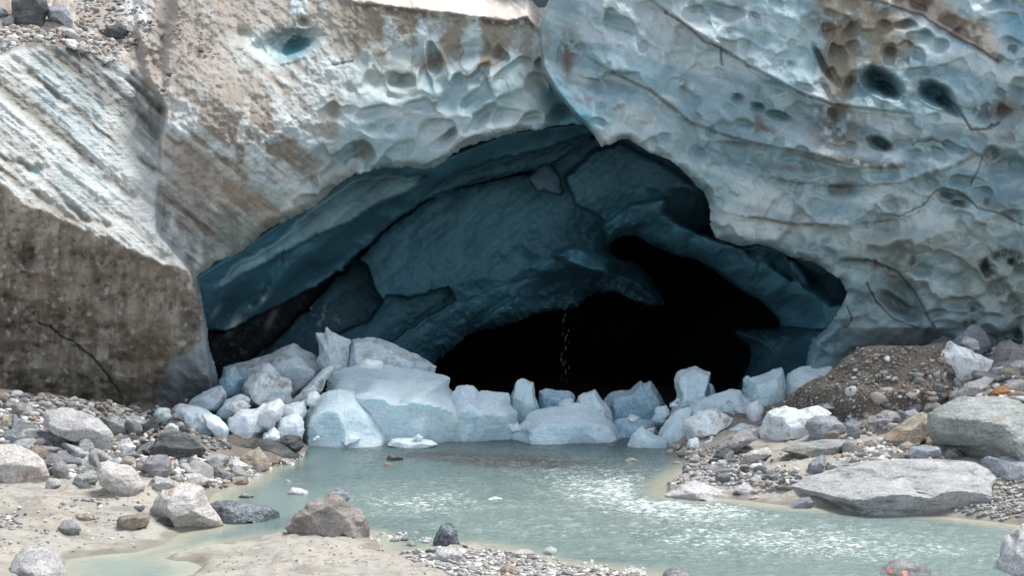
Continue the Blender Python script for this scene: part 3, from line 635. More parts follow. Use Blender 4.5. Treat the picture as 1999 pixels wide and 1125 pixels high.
    parent(mesh_np('cave_passage', Pt, grid_faces(nr, na), M['cave_ice'], np.tile(np.array([.02, .04, .05]), (len(Pt), 1))), glacier)
    # the mass of ice above and round the cave, closing it to daylight
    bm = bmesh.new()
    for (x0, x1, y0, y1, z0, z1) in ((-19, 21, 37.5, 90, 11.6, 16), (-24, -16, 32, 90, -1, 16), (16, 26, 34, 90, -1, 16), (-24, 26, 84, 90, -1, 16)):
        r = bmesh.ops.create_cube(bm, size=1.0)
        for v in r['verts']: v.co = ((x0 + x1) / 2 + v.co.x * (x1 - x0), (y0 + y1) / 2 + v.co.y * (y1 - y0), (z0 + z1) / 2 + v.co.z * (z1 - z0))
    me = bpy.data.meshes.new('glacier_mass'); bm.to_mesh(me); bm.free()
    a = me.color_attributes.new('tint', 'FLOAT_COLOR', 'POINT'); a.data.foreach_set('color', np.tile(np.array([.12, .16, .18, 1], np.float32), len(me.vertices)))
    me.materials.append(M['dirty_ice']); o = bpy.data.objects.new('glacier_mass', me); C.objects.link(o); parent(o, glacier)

build_cave()
# ------------------------------------------------------------------ banks, river bed, water
def g2w(px, py):                       # a point of the waterline, seen at (px, py), on the water level
    d = F * H / (np.asarray(py, float) - CY); return (np.asarray(px, float) - CX) / F * d, d
def wpoly(pts): return [tuple(float(q) for q in g2w(*p)) for p in pts]

LEFT_BANK = wpoly([(640, 846), (606, 868), (594, 888), (560, 905), (532, 914), (500, 924), (488, 936), (466, 948), (440, 955), (415, 968), (405, 985), (420, 1006), (428, 1024),
                   (400, 1034), (352, 1042), (335, 1053), (318, 1066), (262, 1080), (180, 1086), (132, 1094), (124, 1112), (118, 1200)]) + [(-7, 12), (-7, 3), (-60, 3), (-60, 60), (-5, 60)]
SAND_BAR = wpoly([(322, 1091), (352, 1082), (400, 1072), (440, 1064), (490, 1058), (540, 1051), (600, 1043), (660, 1041), (700, 1044), (728, 1054), (742, 1066), (738, 1078), (760, 1086),
                  (815, 1090), (838, 1078), (880, 1068), (930, 1068), (985, 1078), (1040, 1094), (1100, 1108), (1180, 1116), (1250, 1124), (1300, 1145)]) + [(3.2, 15), (4, 3), (-5, 3)] + wpoly([(300, 1230), (340, 1140), (378, 1122), (396, 1108), (372, 1098), (340, 1096)])
RIGHT_BANK = wpoly([(1300, 868), (1305, 884), (1330, 894), (1352, 906), (1340, 920), (1316, 934), (1300, 950), (1300, 968), (1360, 974), (1430, 976), (1480, 982), (1530, 988), (1580, 992),
                    (1660, 996), (1720, 996), (1790, 1003), (1860, 1012), (1930, 1019), (1985, 1026), (2100, 1040), (2300, 1060)]) + [(60, 20), (60, 60), (6, 60), (5, 34)]
HEIGHTS = [tuple(float(v) for v in world(*c)) for c in [
    (0, 785, 27.2), (100, 796, 27.4), (200, 806, 28.2), (300, 808, 30.5), (420, 806, 32.5), (0, 945, 22.4), (150, 952, 22.2), (100, 1000, 20.4), (0, 1035, 19.6), (300, 905, 26.3), (250, 880, 27.4),
    (450, 886, 29.4), (0, 850, 25.8), (200, 872, 26.8), (100, 850, 26.2), (-150, 800, 26), (-150, 950, 22), (330, 860, 29.3), (430, 862, 31), (60, 1060, 18.6), (200, 1050, 19.5),
    (1999, 700, 30.6), (1850, 716, 30.8), (1700, 790, 29.3), (1999, 790, 27.6), (1500, 850, 29.6), (1600, 895, 26.6), (1800, 892, 25.6), (1999, 915, 24.2), (1950, 985, 22.4), (1400, 920, 26.2), (1480, 872, 28.6),
    (1750, 840, 27.6), (1880, 840, 26.8), (2150, 700, 30), (2150, 900, 24.5), (1600, 842, 29.2), (1700, 868, 27.4),
    (560, 1085, 18.0), (700, 1085, 18.0), (450, 1100, 17.7), (960, 1105, 17.6), (600, 1130, 16.9), (800, 1125, 16.9)]]
HEIGHTS = [(x, y, max(z, .03)) for x, y, z in HEIGHTS]

def shore(X, Y):
    return np.minimum(np.minimum(sdpoly(X, Y, LEFT_BANK), sdpoly(X, Y, SAND_BAR)), sdpoly(X, Y, RIGHT_BANK))

def ground_z(X, Y):
    s = shore(X, Y)
    base = np.clip(interp_idw(X, Y, HEIGHTS, 3.0), .05, 3)
    land = np.maximum(-s, 0)
    z = base * ss(land, 0, 1.3) + .05 * ss(land, 0, .12) + .02 * land
    z = np.where(s > 0, -.9 * ss(s, 0, 2.4) - .05 * ss(s, 0, .15), z)
    n = fbm(X * .9, Y * .9, seed=101, octaves=4); n2 = fbm(X * 4, Y * 4, seed=102, octaves=4)
    z += (.10 * n + .025 * n2) * ss(land, 0, .5) * ss(base, .0, .4)
    # low cut steps left by the falling stream
    t = fbm(X * .5, Y * 1.3, seed=105, octaves=3) * 3; z += .065 * ss(t - np.floor(t), .0, .08) * ss(land, .1, .5) * ss(fbm(X * .8, Y * .8, seed=107), -.2, .2)
    z += (.022 * fbm(X * 9, Y * 9, seed=103, octaves=4) + .12 * np.maximum(0, fbm(X * 2.2, Y * 5, seed=106, octaves=4) - .12)) * ss(land, 0, .15)
    z -= ss(Y, 33.5, 37) * ss(np.abs(X - 3), 11, 8) * 1.0
    return z, s, base

GX = np.arange(-13, 14.001, .045); GY = np.arange(13.5, 37, .05)
_gx, _gy = np.meshgrid(GX, GY)
GZ, GS, GB = ground_z(_gx, _gy)
def gz(x, y):
    fx = np.clip((np.asarray(x, float) - GX[0]) / .045, 0, len(GX) - 1.001); fy = np.clip((np.asarray(y, float) - GY[0]) / .05, 0, len(GY) - 1.001)
    i = fx.astype(int); j = fy.astype(int); a = fx - i; b = fy - j
    return (GZ[j, i] * (1 - a) + GZ[j, i + 1] * a) * (1 - b) + (GZ[j + 1, i] * (1 - a) + GZ[j + 1, i + 1] * a) * b
def hit(px, py, lo=14.0, hi=36.5):
    """where the line of sight through (px, py) meets the ground or the water: depth"""
    d = np.arange(lo, hi, .05); p = world(px, py, d); g = np.maximum(gz(p[:, 0], p[:, 1]), 0)
    k = np.nonzero(p[:, 2] <= g)[0]
    return float(d[k[0]]) if len(k) else hi

def build_ground():
    X, Y = _gx, _gy
    n = fbm(X * .8, Y * .8, seed=111, octaves=4); n2 = fbm(X * 3.5, Y * 3.5, seed=112, octaves=4); n3 = fbm(X * 14, Y * 14, seed=113, octaves=3)
    sand = np.array([.338, .325, .288]); wet = np.array([.20, .186, .155]); grav = np.array([.27, .265, .26]); silt = np.array([.42, .37, .31])
    col = np.zeros(X.shape + (3,)); col[:] = sand
    def lay(m, c):
        nonlocal col
        m = np.clip(m, 0, 1)[..., None]; col = col * (1 - m) + np.asarray(c) * m
    lay(ss(n + .5 * n2, -.1, .5) * .45, silt); lay(ss(n3, .1, .4) * .35, (.36, .32, .27)); lay(ss(fbm(X * 22, Y * 22, seed=114, octaves=2), .32, .45) * ss(n2, -.1, .3) * .7, (.17, .15, .13))
    lay(ss(fbm(X * .7 + 3, Y * 3.2, seed=116, octaves=4), .02, .36) * .6, (.25, .228, .185)); lay(ss(fbm(X * 2.5, Y * 8, seed=117, octaves=4), .18, .4) * .5, (.21, .19, .155))
    PX = CX + F * X / Y; PY = CY + (H - GZ) * F / Y
    g = ss(X, -4.5, -6.0) * 0
    rocky = np.maximum(ss(PY + 12 * n2, 948, 915) * (X < 0), ss(PY - .12 * (PX - 1500) + 10 * n2, 842, 812) * (X > 0))
    lay(rocky * .9, (.27, .245, .215)); lay(rocky * ss(n2, -.2, .3) * .6, (.18, .165, .145))
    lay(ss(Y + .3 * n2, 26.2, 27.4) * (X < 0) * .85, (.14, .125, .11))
    gm = np.maximum.reduce([blob(PX, PY, 1420, 935, 120, 24, 5, 3), blob(PX, PY, 1900, 990, 130, 26, 8, 3), blob(PX, PY, 960, 1100, 190, 24, 6, 3), blob(PX, PY, 1120, 1118, 130, 12, 4, 3), blob(PX, PY, 0, 1020, 30, 16, 0, 3)])
    lay(gm * .9 * ss(n2 + .4, -.2, .3), grav)
    lay(ss(GS + .25 * n2 + .1 * n, -.32, -.06) * .85, wet); lay(ss(GS, 0, .1), (.34, .37, .31))
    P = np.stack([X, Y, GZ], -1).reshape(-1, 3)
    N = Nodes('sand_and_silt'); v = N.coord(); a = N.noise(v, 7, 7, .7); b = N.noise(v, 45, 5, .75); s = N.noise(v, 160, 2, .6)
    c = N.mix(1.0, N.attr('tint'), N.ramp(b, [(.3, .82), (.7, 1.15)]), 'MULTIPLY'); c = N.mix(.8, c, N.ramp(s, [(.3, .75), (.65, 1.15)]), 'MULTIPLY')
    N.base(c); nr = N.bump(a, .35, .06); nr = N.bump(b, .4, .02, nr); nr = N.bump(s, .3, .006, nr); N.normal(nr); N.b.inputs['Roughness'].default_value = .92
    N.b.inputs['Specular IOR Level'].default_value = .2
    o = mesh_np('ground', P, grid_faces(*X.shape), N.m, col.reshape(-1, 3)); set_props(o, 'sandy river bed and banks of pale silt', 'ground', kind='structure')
    # the valley floor round about, a little lower
    gx, gy = np.meshgrid(np.concatenate([np.linspace(-400, -14, 24), np.linspace(-12, 13, 12), np.linspace(15, 400, 24)]), np.concatenate([np.linspace(-400, 12, 30), np.linspace(14.5, 36, 8), np.linspace(40, 400, 24)]))
    zz = -1.2 + .0 * gx + 6 * ss(np.abs(gx), 22, 300) * (gy < 30) + .4 * fbm(gx * .1, gy * .1, seed=120)
    o = mesh_np('valley_floor', np.stack([gx, gy, zz], -1).reshape(-1, 3), grid_faces(*gx.shape), N.m, np.tile(np.array([.42, .39, .34]), (gx.size, 1)))
    set_props(o, 'stony valley floor beyond the banks', 'ground', kind='structure')
build_ground()

def build_water():
    xs = np.arange(-13.5, 14.5, .05); ys = np.concatenate([np.arange(12.5, 34.5, .055), np.arange(34.5, 44, .3)])
    X, Y = np.meshgrid(xs, ys)
    s = shore(X, Y)
    PX = CX + F * X / Y; PY = CY + H * F / Y
    flow = X * .55 + Y
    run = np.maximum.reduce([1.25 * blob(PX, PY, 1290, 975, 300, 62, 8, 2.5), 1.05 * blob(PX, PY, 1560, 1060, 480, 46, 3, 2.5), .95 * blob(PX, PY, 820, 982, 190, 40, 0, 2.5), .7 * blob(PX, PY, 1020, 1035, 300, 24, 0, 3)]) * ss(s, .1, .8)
    calm = ss(PX, 560, 700) * ss(s, .0, .6) * .75 + .12
    w1 = fbm(X * 2.3, Y * 4.2, seed=131, octaves=3); w2 = fbm(X * 6.0, Y * 12, seed=132, octaves=3); w3 = fbm(X * 9, Y * 18, seed=133, octaves=2)
    gl = fbm(X * 5.5, Y * 13, seed=139, octaves=3, gain=.8)
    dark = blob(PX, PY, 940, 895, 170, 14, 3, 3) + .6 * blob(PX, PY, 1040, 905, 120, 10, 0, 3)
    Z = (.018 * w1 + .014 * w2) * calm * (1 + 1.6 * run + 1.8 * dark) + .010 * w3 * (calm * .6 + run)
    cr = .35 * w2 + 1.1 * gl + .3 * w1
    glint = run * ss(cr, .22, .50) * ss(fbm(X * 1.1, Y * 2.4, seed=136, octaves=3), -.30, .15)
    glint = np.maximum(glint, .8 * ss(cr, .38, .6) * ss(s, .6, 1.4) * blob(PX, PY, 1200, 1010, 900, 110, 0, 4) * ss(PX, 640, 800))
    glint = np.maximum(glint, blob(PX, PY, 790, 945, 180, 5, -4) * ss(w2, .1, .4) * .8)
    teal = np.array([.165, .226, .207]); slate = np.array([.085, .125, .13]); bed = np.array([.40, .38, .29])
    col = np.zeros(X.shape + (3,)); col[:] = teal
    def lay(m, c):
        nonlocal col
        m = np.clip(m, 0, 1)[..., None]; col = col * (1 - m) + np.asarray(c) * m
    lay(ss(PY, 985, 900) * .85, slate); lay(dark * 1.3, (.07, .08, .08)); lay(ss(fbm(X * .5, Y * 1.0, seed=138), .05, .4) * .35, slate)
    lay(blob(PX, PY, 1110, 1000, 170, 13, 7, 2.5) * .8, (.19, .23, .22)); lay((1 - ss(s, .02, .75)) * .8 * ss(PY, 880, 930), bed); lay(blob(PX, PY, 260, 1110, 150, 36) * .6, (.29, .35, .30))
    lay(glint * .25, (.5, .56, .54))  # pale sun glints painted into the water colour
    N = Nodes('river_water'); v = N.coord((1.0, 1.9, 1)); a = N.noise(v, 9, 4, .6, .6); b = N.noise(v, 34, 3, .6)
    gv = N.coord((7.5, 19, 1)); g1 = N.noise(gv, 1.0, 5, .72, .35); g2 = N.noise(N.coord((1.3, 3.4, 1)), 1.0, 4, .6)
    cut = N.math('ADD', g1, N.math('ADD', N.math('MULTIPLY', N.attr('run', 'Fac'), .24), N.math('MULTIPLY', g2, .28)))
    fleck = N.ramp(cut, [(.88, 0.0), (.99, 1.0)])  # white sparkles: sun glitter painted as colour flecks
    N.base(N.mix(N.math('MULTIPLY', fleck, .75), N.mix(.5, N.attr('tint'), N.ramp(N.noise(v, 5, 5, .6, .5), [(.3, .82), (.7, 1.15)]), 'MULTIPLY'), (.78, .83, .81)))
    rough = N.attr('rip', 'Fac')
    nr = N.n('ShaderNodeBump'); N.l(a, nr.inputs['Height']); N.l(N.math('MULTIPLY', rough, .9), nr.inputs['Strength']); nr.inputs['Distance'].default_value = .035
    n2 = N.n('ShaderNodeBump'); N.l(b, n2.inputs['Height']); N.l(N.math('MULTIPLY', rough, .6), n2.inputs['Strength']); n2.inputs['Distance'].default_value = .010; N.l(nr.outputs[0], n2.inputs['Normal'])
    N.normal(n2.outputs[0])
    N.b.inputs['Roughness'].default_value = .10; N.b.inputs['IOR'].default_value = 1.333
    N.l(N.math('ADD', N.math('MULTIPLY', N.attr('glint', 'Fac'), .5), .10), N.b.inputs['Roughness'])
    Fc = grid_faces(*X.shape); keep = (s > -.7).ravel()[Fc].any(1); Fc = Fc[keep]; used = np.unique(Fc); rm = np.full(X.size, -1); rm[used] = np.arange(len(used))
    o = mesh_np('river', np.stack([X, Y, Z], -1).reshape(-1, 3)[used], rm[Fc], N.m, col.reshape(-1, 3)[used], attrs={'rip': np.clip(calm + run, 0, 1.2).ravel()[used], 'glint': glint.ravel()[used], 'run': run.ravel()[used]})
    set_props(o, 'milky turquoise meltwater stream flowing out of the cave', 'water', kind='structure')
build_water()
# ------------------------------------------------------------------ stones and ice blocks
def ico(sub):
    bm = bmesh.new(); bmesh.ops.create_icosphere(bm, subdivisions=sub, radius=1.0)
    v = np.array([x.co[:] for x in bm.verts]); f = np.array([[w.index for w in x.verts] for x in bm.faces]); bm.free(); return v, f
ICO = {k: ico(k) for k in (1, 2, 3, 4, 5)}

def smin(rs, p):
    return np.power(sum(np.power(np.maximum(r, 1e-3), -p) for r in rs), -1.0 / p)

def traced(name, outline, d=None, thick=.8, k=(.9, .5), mat='grey', label=None, cat='rock', group=None, seed=0, rough=.055, cuts=9, sub=None, sharp=120, contact=None, sink=.20, back=None, lump=.0, col=None, facet=.9, strata=.025, jag=.07, crease=20, face=(-.8, 1.0), tilt=0.0):
    """a solid whose outline from the front is the given polygon (photo pixels): it tapers forward by k = (from the top edge, from the bottom edge), is chipped by random facets"""
    r_ = np.random.default_rng(seed * 7919 + int(abs(outline[0][0])) + int(abs(outline[0][1])) * 3)
    pts = [tuple(map(float, p)) for p in outline]
    for lv in range(2):                                    # ragged edge: split each side and push the middle in or out
        q_ = []
        for (ax, ay), (bx, by) in zip(pts, pts[1:] + pts[:1]):
            L_ = math.hypot(bx - ax, by - ay); g = (abs(r_.normal()) * .35 + .1 * r_.normal() if lv == 0 else r_.normal()) * jag; q_.append((ax, ay))
            if L_ > 4: q_.append(((ax + bx) / 2 + (by - ay) * g + r_.normal() * .05 * L_, (ay + by) / 2 - (bx - ax) * g))
        pts = q_
    pts = np.array(pts)
    lo = pts[:, 1].max(); cxp = pts[:, 0].mean()
    if d is None:
        c = contact or (cxp, lo - 2); d = hit(*c)
    W0 = world(pts[:, 0], pts[:, 1], d); ext = W0.max(0) - W0.min(0); size = max(ext[0], ext[2])
    T = thick * .5 * (ext[0] + ext[2]) * .6
    dc = d + T * .55
    W = world(pts[:, 0], pts[:, 1], dc)
    # area centroid
    x, z = W[:, 0], W[:, 2]; x1, z1 = np.roll(x, -1), np.roll(z, -1); cr = x * z1 - x1 * z; A = cr.sum() / 2
    cx = ((x + x1) * cr).sum() / (6 * A); cz = ((z + z1) * cr).sum() / (6 * A)
    low = W[:, 2] < W[:, 2].min() + .16 * ext[2]
    W[low, 2] -= sink * ext[2] * .6
    Cn = np.array([cx, dc, cz])
    if sub is None: sub = 5 if size > 1.15 else 4 if size > .4 else 3
    V, Fc = ICO[sub]
    sx, sz = ext[0] / 2, ext[2] / 2
    dr = V * np.array([sx, T, sz]); dr = dr / np.linalg.norm(dr, axis=1)[:, None]
    th = np.arctan2(dr[:, 2], dr[:, 0]); q = np.hypot(dr[:, 0], dr[:, 2]) + 1e-9
    # star outline radius by ray casting in the plane
    R = np.full(len(V), 1e-3); ux, uz = np.cos(th), np.sin(th)
    for (ax, az), (bx, bz) in zip(W[:, [0, 2]] - [cx, cz], np.roll(W[:, [0, 2]], -1, 0) - [cx, cz]):
        ex, ez = bx - ax, bz - az; den = ux * ez - uz * ex; den = np.where(np.abs(den) < 1e-9, 1e-9, den)
        t = (ax * ez - az * ex) / den; s = (ax * uz - az * ux) / den
        ok = (t > 0) & (s >= -.001) & (s <= 1.001); R = np.where(ok & (t > R), t, R)
    up = np.clip(np.sin(th), -1, 1); kk = np.where(up > 0, k[0] * up + .45 * (1 - up), k[1] * -up + .45 * (1 + up))
    fwd = np.maximum(-dr[:, 1], 0); bak = np.maximum(dr[:, 1], 0)
    Rm = R
    r1 = R / (q + kk * fwd * (Rm / T) + .45 * bak * (Rm / T))
    fn = np.array([tilt * r_.uniform(-.6, .6), -1.0, tilt * r_.uniform(.1, .8)]); fn /= np.linalg.norm(fn)
    r2 = np.where(dr[:, 1] < 0, T / np.maximum(dr @ fn, 1e-3), T / np.maximum(np.abs(dr[:, 1]), 1e-3))
    rs = [r1, r2]
    for c in range(cuts):
        nrm = np.array([face[0] * r_.uniform(-1, 1), -face[1] * r_.uniform(.35, 1.0) if face[1] <= 1 else -face[1], r_.uniform(-.5, .9) * abs(face[0])]); nrm /= np.linalg.norm(nrm)
        sup = np.sqrt((nrm[0] * sx) ** 2 + (nrm[1] * T) ** 2 + (nrm[2] * sz) ** 2)
        rs.append(sup * r_.uniform(.66, .95) / np.maximum(dr @ nrm, 1e-3))
    r = smin(rs, sharp) ; r = np.minimum(r * (len(rs) ** (.35 / sharp)), r1 * 1.01)
    P = dr * r[:, None]
    sc = 1 / max(size, .2)
    n = fbm(P[:, 0] * 2.2 * sc + seed, P[:, 1] * 2.2 * sc + 3.1, P[:, 2] * 2.6 * sc, seed=seed % 97, octaves=5, gain=.55)
    n2 = np.abs(fbm(P[:, 0] * 4 * sc + 9, P[:, 1] * 4 * sc, P[:, 2] * 5 * sc + seed, seed=seed % 89 + 3, octaves=3))
    ns = 34; sid = r_.integers(0, len(P), ns); sp = P[sid]                      # broken facets: each patch tilts and steps on its own
    dd = np.linalg.norm(P[:, None, :] - sp[None], axis=2) * sc; dd = dd * r_.uniform(.75, 1.3, ns)
    wt = np.exp(-60 * (dd - dd.min(1, keepdims=True))); wt /= wt.sum(1, keepdims=True)
    tilt = r_.normal(size=(ns, 3)) * 1.5; off = r_.normal(size=ns) * .45
    fac = (wt * (off + ((P[:, None, :] - sp[None]) * tilt).sum(2) * sc * 2.0)).sum(1)
    ax = r_.normal(size=3); ax[2] += 1.2 * np.sign(ax[2]); ax /= np.linalg.norm(ax)
    lay_ = fbm((P @ ax) * 9 * sc + .6 * n, P[:, 0] * 1.0 * sc, seed=seed % 61, octaves=3)
    P = P * (1 + (rough * 1.0 * n - rough * .8 * n2 + rough * facet * np.clip(fac, -2, 2) + strata * lay_ + lump * n * .5))[:, None]
    o = mesh_np(name, P, Fc, M[mat], smooth=True)
    o.data.set_sharp_from_angle(angle=math.radians(crease))
    o.location = Cn
    return set_props(o, label, cat, group)

RK = 0
def rock(outline, mat, label, **kw):
    global RK
    RK += 1; kw.setdefault('seed', RK)
    return traced(kw.pop('name', 'boulder'), outline, mat=mat, label=label, cat=kw.pop('cat', 'boulder'), **kw)
def stone(outline, mat, label, **kw):
    return rock(outline, mat, label, name='stone', cat='stone', **kw)
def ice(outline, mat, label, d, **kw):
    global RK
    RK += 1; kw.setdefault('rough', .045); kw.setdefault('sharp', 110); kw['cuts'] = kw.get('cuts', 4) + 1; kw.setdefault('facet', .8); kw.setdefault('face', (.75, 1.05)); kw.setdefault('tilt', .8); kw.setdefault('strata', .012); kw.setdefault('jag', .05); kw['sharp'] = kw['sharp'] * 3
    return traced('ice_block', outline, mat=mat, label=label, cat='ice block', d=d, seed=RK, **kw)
# ---- boulders of the far right bank and shore
rock([(1808, 845), (1814, 815), (1850, 790), (1872, 775), (1920, 773), (1990, 778), (2060, 800), (2090, 880), (2030, 905), (1960, 900), (1925, 894), (1850, 872), (1820, 864)], 'green', 'huge grey-green boulder with ochre patches, tallest on the rubble bank', thick=1.1, k=(.9, .35), cuts=7, rough=.07)
rock([(1535, 948), (1580, 930), (1640, 913), (1720, 905), (1850, 898), (1905, 902), (1948, 930), (1935, 958), (1900, 978), (1830, 975), (1760, 986), (1700, 994), (1620, 990), (1580, 978), (1545, 962)], 'slab', 'long flat banded slab of grey rock sloping down into the stream', d=22.25, thick=1.4, k=(1.6, .2), cuts=1, rough=.03, strata=.035, facet=.3, jag=.03)
rock([(1912, 898), (1930, 891), (1990, 895), (2030, 902), (2030, 930), (1950, 936), (1916, 925)], 'blue', 'angular grey block resting on the upper end of the flat slab', k=(.8, .3))
rock([(1573, 825), (1590, 812), (1625, 811), (1645, 828), (1656, 858), (1610, 864), (1580, 864)], 'blue', 'blue-grey rounded block beside the dirty ice edge under the dark mound', k=(.7, .3))
rock([(1648, 828), (1664, 816), (1676, 825), (1683, 856), (1657, 860)], 'blue', 'narrow blue-grey upright stone leaning on the rounded blue-grey block', k=(.6, .3))
stone([(1602, 844), (1618, 832), (1640, 845), (1637, 860), (1608, 860)], 'tan', 'cream stone with ochre spot in front of the rounded blue-grey block', thick=.8)
rock([(1645, 803), (1659, 788), (1685, 794), (1684, 815), (1660, 820)], 'pink', 'pale mauve boulder at the foot of the dark gravel mound', thick=1)
rock([(1686, 800), (1696, 785), (1716, 786), (1728, 799), (1712, 813), (1690, 814)], 'tan', 'rounded tan-topped boulder next to the pale mauve one below the mound', thick=1)
rock([(1687, 832), (1722, 815), (1730, 803), (1752, 805), (1757, 825), (1720, 832)], 'grey', 'grey banded rock lying below the tan-topped boulder', thick=.9)
rock([(1755, 826), (1762, 806), (1788, 798), (1800, 806), (1790, 822), (1770, 832)], 'blue', 'small slate-blue block behind the brown-faced boulder')
rock([(1722, 858), (1756, 832), (1779, 815), (1806, 804), (1822, 815), (1816, 842), (1795, 860), (1772, 872), (1735, 874), (1718, 868)], 'tan', 'split boulder with a rough brown face and a blue-grey side', thick=1, k=(.8, .3))
rock([(1765, 888), (1780, 873), (1812, 870), (1836, 874), (1842, 890), (1800, 897), (1775, 899)], 'blue', 'flat grey stone lying on the upper edge of the long slab', thick=1, k=(1, .3))
stone([(1838, 884), (1858, 878), (1869, 890), (1852, 900), (1836, 897)], 'brown', 'small reddish-brown stone under the huge grey-green boulder')
rock([(1570, 937), (1578, 906), (1605, 888), (1613, 891), (1609, 915), (1592, 930), (1577, 938)], 'blue', 'slanted blue-grey rock standing on the left end of the long slab', thick=.8, contact=(1580, 930))
rock([(1609, 917), (1614, 903), (1650, 897), (1661, 910), (1640, 923), (1615, 926)], 'green', 'greenish tan block between the slanted rock and the long slab', contact=(1630, 920))
stone([(1754, 873), (1773, 860), (1784, 872), (1775, 884), (1760, 885)], 'tan', 'tan stone below the brown-faced split boulder', thick=1)
rock([(1850, 672), (1870, 655), (1898, 632), (1906, 632), (1925, 650), (1934, 680), (1900, 690), (1862, 684)], 'blue', 'pale blue-grey pointed rock leaning against the glacier foot', d=30.6, thick=.8, k=(.8, .4))
rock([(1874, 672), (1884, 658), (1905, 662), (1917, 680), (1896, 684)], 'white', 'white and dark oval stone in front of the pointed rock', d=30.2)
stone([(1837, 732), (1845, 717), (1862, 720), (1866, 736), (1845, 743)], 'dark', 'dark grey stone sitting on the pale ice patch', d=29.0, thick=1)
stone([(1924, 778), (1938, 762), (1958, 753), (1982, 763), (1987, 776), (1950, 782)], 'rust', 'bright rust-orange stone above the huge grey-green boulder', thick=.9)
rock([(1940, 733), (1950, 722), (1968, 716), (1992, 722), (1995, 735), (1960, 744)], 'tan', 'cream rounded boulder with orange edge among the upper rubble', thick=1)
rock([(1945, 714), (1975, 700), (2005, 696), (2030, 712), (1990, 722), (1960, 724)], 'white', 'white rounded boulder above the cream one near the glacier foot', thick=1)
rock([(1985, 690), (2000, 672), (2040, 668), (2060, 690), (2020, 702)], 'pink', 'pale pink boulder cut off by the picture edge near the glacier foot')
rock([(1863, 774), (1880, 755), (1925, 734), (1942, 740), (1922, 765), (1890, 778)], 'white', 'pale banded plank-like rock leaning beside the ice patch', thick=.7)
rock([(1812, 782), (1821, 756), (1845, 763), (1852, 780), (1830, 790)], 'white', 'white angular stone at the lower right foot of the dark mound')
rock([(1848, 786), (1855, 765), (1868, 762), (1872, 782)], 'grey', 'small grey stone behind the white angular one by the mound')
rock([(1790, 795), (1806, 778), (1828, 778), (1842, 795), (1820, 808), (1798, 806)], 'white', 'pale lilac boulder just above the huge grey-green boulder', thick=1)
rock([(1293, 968), (1322, 954), (1354, 940), (1366, 940), (1396, 955), (1428, 964), (1428, 974), (1340, 976), (1300, 973)], 'white', 'low whitish shore rock half in the water on the gravel point', thick=1.1, k=(.9, .4))
rock([(1449, 890), (1470, 880), (1510, 872), (1518, 878), (1492, 898), (1455, 906)], 'pink', 'long reddish slab lying on the sand behind the gravel point', thick=.7)
rock([(1396, 882), (1412, 864), (1442, 840), (1480, 834), (1486, 858), (1446, 874), (1410, 890)], 'grey', 'grey ledge of rough rock next to the blue ice debris', thick=.9, rough=.1)
rock([(1298, 882), (1304, 868), (1318, 862), (1334, 864), (1328, 878), (1308, 886)], 'brown', 'dark red-brown rock at the water edge below the ice debris', thick=.9)
rock([(1384, 900), (1404, 880), (1432, 872), (1440, 890), (1415, 902)], 'dark', 'dark grey rock below the grey ledge on the far shore')
stone([(1430, 962), (1440, 949), (1462, 946), (1472, 958), (1455, 969)], 'white', 'round cream stone beside the low whitish shore rock', thick=1)
stone([(1463, 938), (1475, 926), (1488, 932), (1488, 945), (1470, 948)], 'white', 'round cream stone behind the other cream stones on the point', thick=1)
stone([(1478, 948), (1492, 940), (1500, 950), (1486, 957)], 'tan', 'small yellowish stone between the cream stones on the point')
stone([(1500, 957), (1512, 943), (1526, 950), (1524, 960)], 'white', 'grey-white stone nearest the slanted rock on the gravel point')
stone([(1460, 975), (1475, 966), (1490, 976), (1470, 980)], 'tan', 'low sand-coloured stone at the water edge of the sand spit')
rock([(1534, 993), (1558, 976), (1580, 970), (1591, 986), (1570, 996)], 'blue', 'grey wedge stone in the water at the slab front', thick=.9)
rock([(1456, 917), (1466, 906), (1486, 904), (1492, 916), (1470, 922)], 'white', 'pale rounded rock below the long reddish slab', thick=1)
stone([(1392, 912), (1402, 898), (1418, 900), (1420, 914), (1402, 918)], 'white', 'white rounded stone at the top of the gravel point')
rock([(1520, 880), (1560, 866), (1630, 858), (1690, 866), (1640, 884), (1570, 892)], 'green', 'low greenish rock half buried in sand under the mound', thick=1)
rock([(1948, 1150), (1953, 1095), (1960, 1060), (1984, 1034), (2020, 1018), (2090, 1080), (2090, 1180), (2000, 1190)], 'white', 'big grey-white boulder cut off at the lower right corner', d=17.2, thick=.9, rough=.08)
mk = rock([(1708, 1145), (1724, 1106), (1750, 1092), (1776, 1092), (1812, 1112), (1836, 1145), (1800, 1180), (1740, 1180)], 'grey', 'grey boulder with two orange paint marks at the bottom edge of the water', d=17.0, thick=.9)
def paint(o, strokes, mat):
    me = o.data; n = len(me.polygons); co_ = np.empty(len(me.vertices) * 3); me.vertices.foreach_get('co', co_); co_ = co_.reshape(-1, 3)
    fi = np.empty(n * 3, int); me.polygons.foreach_get('vertices', fi); fi = fi.reshape(-1, 3); c = co_[fi].mean(1) + np.array(o.location)
    px, py = CX + F * c[:, 0] / c[:, 1], CY + (H - c[:, 2]) * F / c[:, 1]; front_ = c[:, 1] < o.location.y
    for st_, w_ in strokes:
        dd, _ = pline(px, py, st_); f = fi[(dd < w_) & front_]
        if not len(f): continue
        u = np.unique(f); rm = np.full(len(co_), -1); rm[u] = np.arange(len(u)); P = co_[u] * 1.006
        ch = mesh_np('paint_mark', P, rm[f], mat); ch.parent = o
PM = Nodes('orange_paint'); PM.base(PM.ramp(PM.noise(PM.coord(), 30, 4), [(.3, (.55, .16, .09)), (.7, (.70, .30, .20))]))
